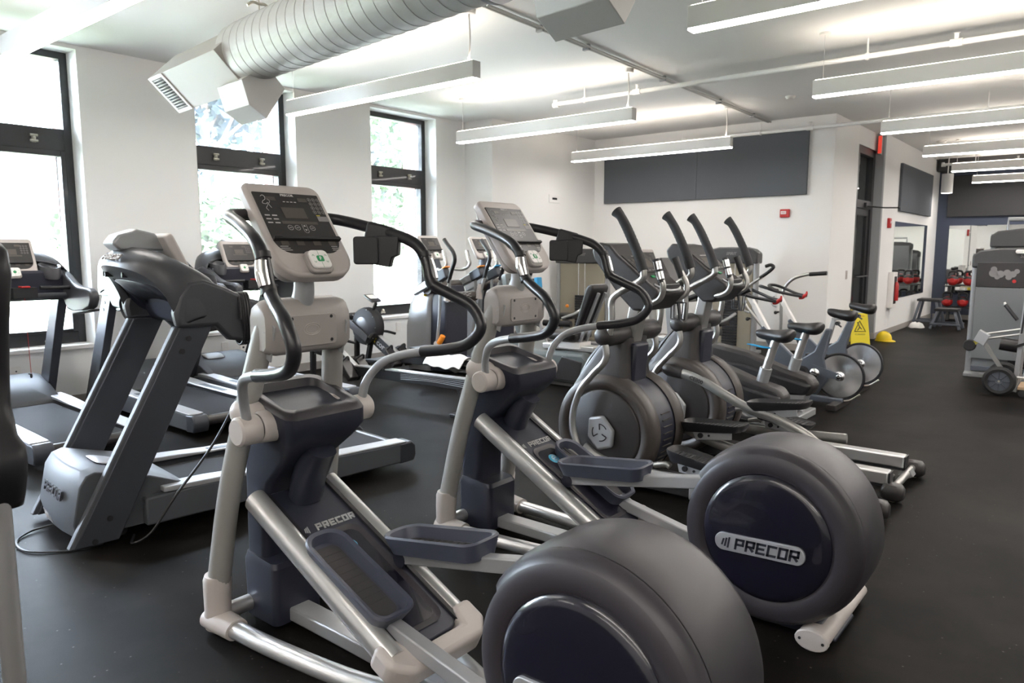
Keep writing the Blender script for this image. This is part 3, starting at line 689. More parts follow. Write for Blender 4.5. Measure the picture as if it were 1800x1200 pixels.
        part('pedal_arm', G().beam(s, c, .055, .055), 'silver_rough', t, bevel=.006)
        part('arm_roller', G().cyl((s.x - .01, y - .03, s.z - .01), (s.x - .01, y + .03, s.z - .01), .032, 16), 'navy', t)
    pedal(.205, low_near); pedal(.430, not low_near)
    # drive housing
    c = (1.735, 0, .42)
    part('drive_drum', G().lathe([(0, .15), (.345, .15), (.352, .30), (.345, .46), (0, .46)], c, 'y', 64), 'navy', t)
    part('near_hood', G().lathe([(.268, .108), (.285, .098), (.335, .103), (.350, .112), (.350, .158)], c, 'y', 72), 'hood_grey', t, ang=50)
    part('near_shoulder', G().lathe([(.349, .111), (.366, .125), (.378, .150), (.379, .157), (.352, .157)], c, 'y', 60, -125, 146, cap=True), 'hood_grey', t, ang=50)
    part('far_hood', G().lathe([(.33, .455), (.374, .460), (.362, .485), (.33, .505), (.0, .512)], c, 'y', 64), 'hood_grey', t, ang=50)
    part('hood_band', G().lathe([(.378, .163), (.386, .20), (.388, .317), (.385, .42), (.375, .458), (.352, .458), (.352, .163)], c, 'y', 56, -110, 142, cap=True), 'hood_grey', t, ang=50)
    cv = part('disc_cover', G().lathe([(0, .083), (.15, .084), (.235, .089), (.262, .096), (.270, .110)], c, 'y', 64), 'navy_gloss', t, ang=60)
    P = frame((1.722, .076, .382), (1, 0, .045), (0, -.0, 1))
    plate = part('name_plate', G(P).prism(rrect(.375, .076, .036, 10), -.012, .003, 'z'), 'silver_rough', t, bevel=.003)
    part('maker_logo', block_word(G(P), 'PRECOR', .049, .034, 0, .002, .005, .60, .20, .24), 'navy', plate, smooth=False)
    part('logo_strokes', logo_bars(G(P @ Matrix.Translation((-.155, 0, .0035))), 0, .047, w=.17, gap=.27), 'navy', plate, smooth=False)
    part('drive_base', G().prism([(1.25, .02), (1.30, .12), (1.40, .20), (1.46, .33), (1.60, .10), (1.95, .10), (2.02, .03)], .17, .46, 'y'), 'navy', t, bevel=.012)
    rf = part('rear_foot', G().tube([(1.945, .10, .050), (1.945, .70, .050)], .050, 20, 1, squash=(.8, 1.25)), 'beige_light', t)
    ec = part('foot_cap', G().tube([(1.945, .088, .050), (1.945, .112, .050)], .053, 22, 1, squash=(.82, 1.25)), 'beige_light', rf, bevel=.004)
    part('cap_screws', G().cyl((1.90, .085, .05), (1.90, .09, .05), .006, 8).cyl((1.99, .085, .05), (1.99, .09, .05), .006, 8), 'black', ec)
    return t

O1 = (-2.757, 1.428, 0); B_ = 1.373
elliptical(O1, 'nearest grey and navy elliptical at bottom centre, its drive disc cut by the frame', True, 0.0)
elliptical((O1[0], O1[1] + B_, 0), 'second grey and navy elliptical, whole oval name plate visible on its disc', False, .075)

# ---------------------------------------------------------------- treadmills
def treadmill(loc, rz, label, cat='treadmill'):
    """local +X is forward (towards the motor hood), origin on the floor at the hood end"""
    t = thing('treadmill', label, cat, loc, rz, 'grey treadmills')
    for s in (1, -1):
        def Y(a, b): return (min(s * a, s * b), max(s * a, s * b))
        part('side_rail', G().prism([(-.35, .06), (-2.17, .055), (-2.19, .10), (-2.19, .20), (-.72, .235), (-.35, .22)], *Y(.32, .405), 'y'), 'tread_metal_light', t, bevel=.012)
        part('rail_cap', G().prism([(-.45, .232), (-2.16, .198), (-2.16, .212), (-1.0, .238), (-.72, .256), (-.45, .262)], *Y(.275, .405), 'y'), 'silver_rough', t, bevel=.006)
        part('foot_pad', G().prism([(-1.0, .236), (-1.45, .228), (-1.45, .232), (-1.0, .241)], *Y(.30, .355), 'y'), 'tread_metal', t, bevel=.002)
        part('end_cap', G().prism([(-2.10, .05), (-2.225, .055), (-2.245, .10), (-2.24, .17), (-2.21, .205), (-2.10, .20)], *Y(.27, .41), 'y'), 'tread_metal', t, bevel=.012)
        # post: leaning side plate with a light bevelled front facet
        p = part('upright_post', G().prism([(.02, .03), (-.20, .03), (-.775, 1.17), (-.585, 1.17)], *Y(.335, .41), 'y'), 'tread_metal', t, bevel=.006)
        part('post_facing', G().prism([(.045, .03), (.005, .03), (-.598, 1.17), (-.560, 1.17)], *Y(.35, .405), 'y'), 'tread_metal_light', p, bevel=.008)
        for (x, z) in ((-.05, .05), (-.13, .16), (-.60, 1.10), (-.56, 1.03)):
            yy = s * .411; part('bolt_cover', G().cyl((x - .03, s * .405, z), (x - .03, s * .414, z), .016, 14), 'black', p)
        # side wing that becomes the arm rest
        w = [(-.565, 1.165), (-.55, 1.25), (-.575, 1.34), (-.63, 1.42), (-.72, 1.435), (-.84, 1.39), (-.98, 1.32), (-1.10, 1.285), (-1.32, 1.275), (-1.39, 1.245), (-1.40, 1.18), (-1.35, 1.11), (-1.22, 1.07), (-1.02, 1.05), (-.86, 1.075), (-.78, 1.165)]
        part('arm_rest', G().prism(w, *Y(.365, .442), 'y'), 'head_grey', t, bevel=.022, seg=3, ang=50)
        part('arm_pad', G().prism([(-.95, 1.06), (-1.36, 1.10), (-1.36, 1.08), (-1.0, 1.035)], *Y(.36, .45), 'y'), 'black', t, bevel=.008)
    part('running_belt', G().prism([(-.40, .09), (-.40, .205), (-2.12, .178), (-2.16, .165), (-2.185, .135), (-2.16, .10), (-2.12, .085)], -.272, .272, 'y'), 'belt', t, bevel=.004)
    part('rear_roller', G().cyl((-2.17, -.29, .135), (-2.17, .29, .135), .045, 20), 'panel_dark', t)
    part('base_frame', G().box(-2.0, -.15, -.26, .26, .05, .10).cyl((-1.75, -.28, .035), (-1.75, .28, .035), .033, 14).cyl((-.25, -.28, .035), (-.25, .28, .035), .033, 14), 'black', t)
    # motor hood, bowed towards the front
    rings = []
    for s in (-1, -.8, -.4, 0, .4, .8, 1):
        b = .035 * (1 - s * s) - .02; y = s * .345; e = .0 if abs(s) < 1 else .02
        rings.append([(-.62, y, .06), (.0 + b, y, .06), (.02 + b, y, .14), (-.02 + b, y, .36 - e), (-.06 + b * .8, y, .415 - e), (-.12, y, .43 - e), (-.40, y, .35 - e), (-.60, y, .245), (-.62, y, .20)])
    h = part('motor_hood', G().loft(rings), 'tread_metal_light', t, bevel=.006, ang=40)
    part('embossed_logo', block_word(G(frame((.0125, .03, .27), (.0, 1, 0), (-.18, 0, 1))), 'PRECOR', .058, 0, 0, -.006, .005), 'tread_metal_light', h, bevel=.001, smooth=False)
    part('hood_handle', G().loft([[(-.33, -.03, .375), (-.22, -.03, .41), (-.16, -.03, .425)], [(-.33, .1, .385), (-.22, .1, .435), (-.16, .1, .43)], [(-.33, .22, .375), (-.22, .22, .41), (-.16, .22, .425)]], closed=False, cap=False), 'silver_rough', h, solid=.01, subsurf=1)
    lb = part('rating_label', G(frame((.0245, -.06, .105), (.0, 1, 0), (.22, 0, 1))).box(-.07, .07, -.03, .03, 0, .002), 'print_grey', h, smooth=False)
    part('label_prints', G(frame((.0265, -.06, .105), (.0, 1, 0), (.22, 0, 1))).box(-.06, -.025, -.022, .005, 0, .0015).box(.0, .015, -.02, .01, 0, .0015).box(-.03, .03, .012, .022, 0, .0015), 'beige_light', lb, smooth=False)
    # curved visor over the top
    lip = [(0, -.315, 0, 1.512), (.2, -.325, .12, 1.508), (.45, -.365, .255, 1.49), (.65, -.42, .345, 1.455), (.8, -.48, .395, 1.385), (.92, -.53, .415, 1.28), (1, -.56, .42, 1.165)]
    rdg = [(0, -.40, 0, 1.615), (.2, -.41, .12, 1.61), (.45, -.44, .275, 1.59), (.65, -.49, .375, 1.55), (.8, -.54, .425, 1.46), (.92, -.57, .44, 1.32), (1, -.60, .445, 1.17)]
    top = [(0, -.52, 0, 1.635), (.2, -.53, .12, 1.63), (.45, -.56, .28, 1.60), (.65, -.60, .38, 1.555), (.8, -.66, .43, 1.48), (.92, -.68, .44, 1.36), (1, -.70, .445, 1.22)]
    bk = [(0, -.62, 0, 1.50), (.2, -.64, .13, 1.50), (.45, -.70, .28, 1.49), (.65, -.76, .375, 1.46), (.8, -.80, .42, 1.42), (.92, -.80, .43, 1.32), (1, -.78, .435, 1.20)]
    def both(r): return [(x, -y, z) for (_, x, y, z) in reversed(r)] + [(x, y, z) for (_, x, y, z) in r[1:]]
    inn = [(a, x - .075 - .03 * (1 - a), y * .90, z - .075 * (1 - a ** 3) - .005) for (a, x, y, z) in lip]
    dp = [(a, min(x - .25, -.62), y * .86, max(1.17, z - .20)) for (a, x, y, z) in lip]
    part('visor_lining', G().loft([both(dp), both(inn)], closed=False, cap=False), 'navy', t, solid=.006, ang=70)
    part('head_visor', G().loft([both(inn), both(lip), both(rdg), both(top), both(bk)], closed=False, cap=False), 'head_grey', t, solid=.008, subsurf=1, ang=70)
    part('head_underside', G().prism([(-.70, 1.16), (-.80, 1.16), (-.82, 1.42), (-.57, 1.45)], -.375, .375, 'y'), 'navy', t, bevel=.02)
    for y in (-.20, -.05, .16): part('vent_slot', G().prism(rrect(.016, .03, .007, 3, y, 1.462), -.34 - abs(y) * .22, -.40 - abs(y) * .22, 'x'), 'black', t)
    part('head_logo', block_word(G(frame((-.358, .085, 1.562), (-.12, 1, 0), (-.80, 0, 1))), 'PRECOR', .036, 0, 0, .0, .008), 'beige_light', t, smooth=False)
    part('rear_light_pod', G().loft([[(-.40, y * k, 1.60) , (-.36, y * k, 1.64), (-.40, y * k, 1.69 + .02 * (k - 1)), (-.50, y * k, 1.725), (-.60, y * k, 1.70), (-.70, y * k, 1.60)] for y, k in ((-.115, .9), (-.09, 1), (.06, 1), (.085, .9))]), 'amt_silver', t, bevel=.015)
    # crossbar with grips, console
    cb = part('crossbar', G().tube([(-.84, -.40, 1.20), (-.90, -.25, 1.205), (-.91, 0, 1.205), (-.90, .25, 1.205), (-.84, .40, 1.20)], .026, 14, 5), 'tread_metal_light', t)
    part('crossbar_grip', G().tube([(-.97, -.36, 1.275), (-1.0, -.12, 1.28)], .017, 12, 1).tube([(-.97, .36, 1.275), (-1.0, .12, 1.28)], .017, 12, 1).box(-1.03, -.92, -.09, .09, 1.20, 1.285), 'black', cb)
    part('stop_button', G().box(-1.045, -.97, -.035, .035, 1.285, 1.30), 'red', cb, bevel=.004)
    T = frame((-.655, 0, 1.705), (0, -1, 0), (.42, 0, .9))
    console(t, T, .38, .38, 'treadmill', simple=True)
    for s in (1, -1):
        rings = []
        for (x, z, r) in ((-.80, 1.36, .065), (-.78, 1.40, .085), (-.76, 1.47, .09)):
            rings.append([(x + r * math.cos(a), s * .285 + r * .95 * math.sin(a), z + .3 * r * math.cos(a)) for a in [2 * math.pi * k / 20 for k in range(20)]])
        rings.append([(-.76 + .075 * math.cos(a), s * .285 + .07 * math.sin(a), 1.465 + .022 * math.cos(a)) for a in [2 * math.pi * k / 20 for k in range(20)]])
        rings.append([(-.78 + .05 * math.cos(a), s * .285 + .05 * math.sin(a), 1.39) for a in [2 * math.pi * k / 20 for k in range(20)]])
        part('cup_holder', G().loft(rings), 'head_grey', t, ang=60)
    return t

T1 = treadmill((-4.52, 1.46, 0), R_(-90 - 5.5), 'large grey treadmill at left with its motor hood and curved head facing the camera')
T0 = dup(T1, (-8.13, 2.20, 0), R_(180), 'treadmill at the far left edge, red safety cord hanging from its crossbar')
part('safety_cord', G().tube([(-1.0, 0, 1.29), (-1.005, .005, 1.1), (-.995, .0, .8), (-1.0, 0, .55)], .0022, 5, 3), 'red', T0)
part('safety_clip', G().ball((-1.0, 0, .53), .014, 8, (1, .8, 1.6)).tube([(-1.0, 0, .54), (-1.0, .02, .55)], .005, 6, 1), 'black', T0)
dup(T1, (-8.15, 3.40, 0), R_(180), 'treadmill facing the window, directly behind the big grey treadmill')
dup(T1, (-8.12, 4.36, 0), R_(180), 'treadmill facing the second window, its lit console seen left of nearest elliptical')

# cables on the big treadmill's arm rest
def cable(label, pts, r=.006, extra=None, cat='cord'):
    t = thing('power_cord', label, cat, (0, 0, 0))
    part('cable', G().tube(pts, r, 8, 5), 'black', t)
    if extra: part('plug', extra, 'black', t, bevel=.003)
    return t
g = []
ax, ay = -4.03, 2.36
for k in range(5):
    for i in range(10):
        a = 2 * math.pi * i / 10
        g.append((ax + .062 * math.cos(a), ay - .03 + k * .016 + .003 * i, 1.195 + .155 * math.sin(a)))
coil = g + [(ax + .05, ay + .05, 1.12), (ax + .06, ay + .04, .98), (ax + .08, ay - .05, .80), (ax + .09, ay - .25, .50), (ax + .07, ay - .48, .24), (ax + .05, ay - .62, .06), (ax, ay - .7, .012), (-4.15, 1.72, .010)]
cable('black power cord coiled on the arm rest and trailing down to the floor', coil, .0075)
cable('short black cable with a round plug hanging under the coiled cord', [(-4.06, 2.45, 1.10), (-4.065, 2.44, .95), (-4.06, 2.44, .80)], .007, G().cyl((-4.06, 2.44, .81), (-4.06, 2.44, .765), .022, 14).cyl((-4.06, 2.44, .77), (-4.06, 2.44, .74), .012, 8))
cable('thin black cable with small plug hanging right of the coiled cord', [(-4.10, 2.72, 1.08), (-4.095, 2.725, .92), (-4.10, 2.71, .62)], .0045, G().ball((-4.10, 2.71, .60), .018, 10))
cable('black cable looped behind the left post of the big treadmill', [(-4.905, 2.12, 1.34), (-5.03, 2.10, 1.28), (-5.05, 2.12, 1.18), (-4.97, 2.15, 1.10), (-4.905, 2.14, 1.10)], .009)
cable('black floor cord curling out from under the treadmill hood', [(-4.62, 1.50, .03), (-4.66, 1.38, .012), (-4.56, 1.27, .008), (-4.36, 1.26, .008), (-4.20, 1.40, .008), (-4.16, 1.56, .008)], .006)

# ---------------------------------------------------------------- brown-black ellipticals with track rails
def spirit(loc, label, near, far):
    t = thing('elliptical_trainer', label, 'elliptical machine', loc, 0, 'dark ellipticals with twin track rails')
    c = (0, 0, .39); YC = .24
    part('near_shell', G().lathe([(.285, .012), (.30, -.004), (.345, -.010), (.375, .015), (.382, .05), (.380, .11), (.365, .13)], c, 'y', 64), 'spirit_band', t, ang=50)
    part('middle_shell', G().lathe([(.0, .10), (.350, .10), (.362, .15), (.362, .33), (.350, .38), (0, .38)], c, 'y', 64), 'navy', t, ang=40)
    part('far_shell', G().lathe([(.365, .35), (.380, .37), (.382, .43), (.375, .465), (.345, .49), (0, .492)], c, 'y', 64), 'spirit_band', t, ang=50)
    g = G()
    for k in range(9):
        a = R_(-35 + 7 * k); g.beam((.364 * math.cos(a), .18, .39 + .364 * math.sin(a)), (.364 * math.cos(a), .30, .39 + .364 * math.sin(a)), .012, .006)
    part('vent_ribs', g, 'spirit_band', t)
    d = part('disc_cover', G().lathe([(0, .0), (.27, .002), (.283, .008), (.286, .03)], c, 'y', 64), 'spirit_dark', t, ang=60)
    hub = [(-.10, .09), (.02, .12), (.11, .02), (.10, -.10), (-.02, -.14), (-.11, -.05)]
    e = part('hub_emblem', G().prism([(x * .95, .39 + z * .95) for x, z in hub], -.035, .0, 'y'), 'grey_paint', d, bevel=.018, seg=3)
    g = G()
    for a0 in (30, 150, 270):
        P = [(.058 * math.cos(R_(a0 + 8 * k)), -.037, .385 + .058 * math.sin(R_(a0 + 8 * k))) for k in range(9)]
        g.tube(P, .0035, 6, 1); g.tube([P[-1], (.02 * math.cos(R_(a0 + 64)), -.037, .385 + .02 * math.sin(R_(a0 + 64)))], .004, 5, 1)
    part('emblem_arcs', g, 'black', e)
    # neck shell rising to the pivot
    def ring(x0, x1, y0, y1, z, r=.05): return [(p[0], p[1], z) for p in rrect(x1 - x0, y1 - y0, r, 4, (x0 + x1) / 2, (y0 + y1) / 2)]
    part('neck_shell', G().loft([ring(-.33, .14, .015, .465, .50), ring(-.27, .13, .02, .46, .68), ring(-.20, .125, .05, .43, .80), ring(-.12, .12, .07, .41, .92), ring(-.03, .12, .08, .40, 1.02)]), 'spirit_dark', t, ang=50)
    part('neck_panel', G().prism([(.02, .74), (.14, .70), (.16, .98), (.05, .98)], .15, .34, 'y'), 'navy', t, bevel=.02)
    part('collar_step', G().prism([(-.22, .70), (.12, .76), (.10, .665), (-.25, .62)], .02, .46, 'y'), 'spirit_band', t, bevel=.02)
    part('front_shell_edge', G().tube([(-.37, .24, .35), (-.33, .24, .60), (-.21, .24, .84), (-.06, .24, 1.03)], [.03, .035, .035, .02], 12, 5, squash=(1, 2.6), up=(1, 0, 0)), 'spirit_dark', t)
    part('console_mast', G().beam((.07, YC, .95), (.15, YC, 1.38), .12, .085, (1, 0, 0)), 'tube_silver', t, bevel=.012)
    for s, (a, b) in ((0, (-.14, .18)), (1, (.30, .62))):
        m = (a + b) / 2; r = .07
        part('pivot_cover', G().lathe([(0, a), (.035, a + .006), (.058, a + .025), (r, a + .07), (r, b - .05), (.055, b)] if s == 0 else [(.055, a), (r, a + .05), (r, b - .07), (.058, b - .025), (.035, b - .006), (0, b)], (.055, 0, 1.045), 'y', 28), 'spirit_dark', t)
    # swing arms: lower tube to the pedal beam, upper tube to the ribbed grip
    for s in (0, 1):
        y = -.095 if s == 0 else .575
        part('swing_arm', G().tube([(.06, y, 1.04), (.075, y, .90), (-.02, y, .79), (-.12, y, .67), (-.175, y, .52), (-.175, y, .40), (-.13, y, .28)], .023, 14, 6), 'tube_silver', t)
        up_ = [(.10, y, 1.06), (.115, y, 1.17), (.115, y, 1.28), (.17, y + .0, 1.335), (.27, y, 1.385), (.335, y, 1.43), (.335, y, 1.49)]
        part('upper_arm', G().tube(up_, .022, 14, 5), 'tube_silver', t)
        gr = part('ribbed_grip', G().tube([(.335, y, 1.475), (.29, y, 1.59), (.22, y, 1.73), (.17, y, 1.81), (.135, y, 1.845)], [.033, .031, .030, .029, .037], 16, 5), 'black_matte', t)
        g = G()
        GP = spline([(.335, y, 1.475), (.29, y, 1.59), (.22, y, 1.73), (.17, y, 1.81)], 12)
        for q in range(3, 33, 2): g.tube([GP[q], GP[q] + (GP[q + 1] - GP[q]) * .45], .0335 - .0001 * q, 16, 1)
        part('grip_ribs', g, 'black_matte', gr)
    # fixed handles with pulse contacts
    part('fixed_handle', G().tube([(.36, .02, 1.54), (.385, .02, 1.46), (.415, .02, 1.375), (.39, .03, 1.30), (.30, .06, 1.262), (.18, .12, 1.255), (.14, .24, 1.255), (.18, .36, 1.255), (.27, .42, 1.262), (.35, .45, 1.30), (.36, .46, 1.375), (.315, .46, 1.46), (.275, .46, 1.54)], .0195, 14, 6), 'tube_silver', t)
    ch = part('pulse_grip', G().tube([(.358, .02, 1.545), (.405, .02, 1.40)], .0235, 14, 1), 'black', t)
    part('pulse_contacts', G().tube([(.366, .017, 1.53), (.380, .017, 1.48)], .026, 14, 1).tube([(.384, .017, 1.465), (.398, .017, 1.42)], .026, 14, 1), 'chrome', ch)
    part('pulse_grip', G().tube([(.27, .46, 1.55), (.325, .46, 1.42)], .026, 14, 1), 'black', t)
    cg = G()
    for q in range(2): cg.tube([(.23, .50 + .045 * q, 1.25), (.23, .50 + .045 * q, 1.13), (.31, .50 + .045 * q, 1.12), (.32, .50 + .045 * q, 1.24), (.23, .50 + .045 * q, 1.25)], .005, 6, 1)
    cg.tube([(.27, .52, 1.25), (.285, .52, 1.31), (.26, .52, 1.35), (.245, .52, 1.31), (.265, .52, 1.25)], .005, 6, 4).beam((.29, .52, 1.12), (.27, .52, 1.27), .03, .012)
    part('bottle_cage', cg, 'black', t)
    # console wedge
    P = [(-.09, 1.655), (-.14, 1.60), (-.12, 1.54), (.07, 1.31), (.18, 1.21), (.27, 1.21), (.37, 1.32), (.355, 1.355), (.31, 1.385), (.06, 1.575), (.0, 1.64)]
    k = part('console_housing', G().prism(P, .05, .43, 'y'), 'spirit_dark', t, bevel=.016, seg=3)
    T = frame((.062, YC, 1.577), (0, 1, 0), (-.796, 0, .605))
    part('console_lens', G(T).prism(rrect(.33, .19, .02, 5, 0, -.105), -.002, .004, 'z'), 'panel_dark', k, smooth=False)
    part('display_window', G(T).box(-.11, .11, -.155, -.06, .004, .0055), 'lcd', k, smooth=False)
    g = G(T)
    for i in range(5): g.box(-.13 + i * .05, -.10 + i * .05, -.183, -.179, .004, .0055)
    for i in range(4): g.ring((-.145 + i * .012, -.075 - i * .025, .0055), .006, .0078, 12).ring((.145 - i * .008, -.075 - i * .025, .0055), .006, .0078, 12)
    part('console_prints', g.box(-.06, .06, -.035, -.027, .004, .0055), 'print_white', k, smooth=False)
    part('start_button', G(T).prism(rrect(.05, .024, .01, 3, -.06, -.245), -.002, .006, 'z'), 'green', k, bevel=.003)
    part('stop_button', G(T).prism(rrect(.05, .024, .01, 3, .05, -.245), -.002, .006, 'z'), 'red', k, bevel=.003)
    part('tray_recess', G().box(.318, .362, .11, .37, 1.335, 1.384), 'black', k, bevel=.008)
    part('tray_lip', G().tube([(.32, .08, 1.385), (.365, .13, 1.35), (.378, .24, 1.342), (.365, .35, 1.35), (.32, .40, 1.385)], .009, 8, 5), 'grey_paint', k)
    # pedal beams
    for s in (0, 1):
        mode = near if s == 0 else far; high = mode == 'high'
        y = .045 - .05 if s == 0 else .52
        if high: pts = [(-.06, y, .665), (.10, y, .645), (.25, y, .60), (.42, y, .52), (.60, y, .445), (.80, y, .40), (1.0, y, .32), (1.15, y, .215)]; px, pz, tilt = .80, .50, .17
        elif mode == 'bottom': pts = [(-.14, y, .26), (.0, y, .19), (.25, y, .165), (.60, y, .17), (.9, y, .19), (1.15, y, .205)]; px, pz, tilt = .70, .30, -.10
        else: pts = [(-.05, y, .60), (.06, y, .555), (.19, y, .48), (.32, y, .385), (.50, y, .32), (.72, y, .27), (.95, y, .235), (1.15, y, .205)]; px, pz, tilt = .59, .43, .12
        bm = part('pedal_beam', G().tube(pts, .036, 12, 6, squash=(1.05, .7), up=(0, 0, 1)), 'tube_silver', t, ang=30)
        if high:
            part('beam_joint', G().tube([(-.10, y, .685), (-.06, y, .67), (.06, y, .652)], [.030, .048, .044], 12, 3, squash=(1, .8)), 'spirit_dark', t)
            text('model_number', 'CE800', .042, frame((.19, y - .031, .618), (1, 0, -.30), (0.3, 0, 1)), 'spirit_dark', bm, .001, 0, .0008)
        yp = y + .16 if s == 0 else y - .02
        d = Vector((1, 0, tilt)).normalized(); n = Vector((-d.z, 0, d.x)); m = Vector((px, y + (.05 if s == 0 else -.05), pz))
        P = frame(m, tuple(d), (0, 1, 0))
        pl = part('pedal_plate', G(P).prism([(-.12, -.095), (.135, -.085), (.14, -.02), (-.14, -.035)], -.055, -.045, 'y'), 'silver_rough', t, bevel=.004)
        part('adjuster_knob', G(P).cyl((-.08, -.055, -.06), (-.08, -.067, -.06), .018, 16).cyl((-.02, -.055, -.06), (-.02, -.062, -.06), .008, 10), 'black', pl)
        rg = [[(x, yy, -.035) for x, yy in rrect(.40, .15, .05, 5)], [(x, yy, -.005 + (.02 if x < -.1 else 0)) for x, yy in rrect(.45, .18, .06, 5)], [(x, yy, .012 + (.022 if x < -.1 else 0)) for x, yy in rrect(.45, .18, .06, 5)], [(x, yy, .002) for x, yy in rrect(.40, .14, .04, 5)]]
        fp = part('foot_plate', G(P).loft(rg), 'black', t, ang=45)
        g = G(P)
        for q in range(12): g.box(-.17 + q * .03, -.158 + q * .03, -.06, .06, .001, .005)
        part('tread_ribs', g, 'black_matte', fp)
        part('link_tube', G().tube([(px - .19, y, pz - .06), (px - .22, y, pz - .05), (px - .30, y + (.0 if s == 0 else 0), pz - .07)], .02, 10, 3), 'tube_silver', t)
    # base and track rails
    for y in (.0, .36):
        yy = y - .14 + .05 if y == 0 else y + .02
        rl = part('track_rail', G(None).box(.70, 1.575, yy - .05, yy + .05, .10, .185), 'silver', t, bevel=.010)
        part('rail_underside', G().box(.72, 1.57, yy - .045, yy + .045, .085, .10), 'black', rl)
        part('rail_plug', G().box(1.575, 1.585, yy - .048, yy + .048, .10, .182), 'black', rl, bevel=.003)
    part('base_frame', G().box(-.35, 1.0, .10, .38, .02, .09).box(.9, 1.55, .13, .21, .03, .09), 'spirit_dark', t, bevel=.01)
    part('rear_crossbar', G().cyl((1.60, -.12, .075), (1.60, .52, .075), .024, 14), 'tube_silver', t)
    part('crossbar_bracket', G().prism([(1.55, .06), (1.62, .10), (1.64, .06), (1.60, .04)], .30, .40, 'y'), 'grey_paint', t)
    for y in (-.13, .53): part('rubber_foot', G().loft([[(p[0], p[1], z) for p in rrect(w, w2, .03, 4, 1.605, y)] for z, w, w2 in ((.012, .09, .08), (.03, .135, .11), (.085, .135, .11), (.115, .10, .085))]), 'spirit_dark', t, ang=60)
    for y in (-.13, .53): part('levelling_foot', G().cyl((1.605, y, 0), (1.605, y, .015), .02, 10), 'steel_bit', t)
    part('front_foot', G().cyl((-.36, -.06, .05), (-.36, .54, .05), .045, 16), 'spirit_dark', t)
    return t
spirit((-2.576, 4.13, 0), 'dark elliptical with silver hub emblem, nearer of the two black-gripped ones', 'bottom', 'mid')
spirit((-2.576, 5.19, 0), 'dark elliptical farther back with CE800 lettering on its silver beam', 'high', 'bottom')

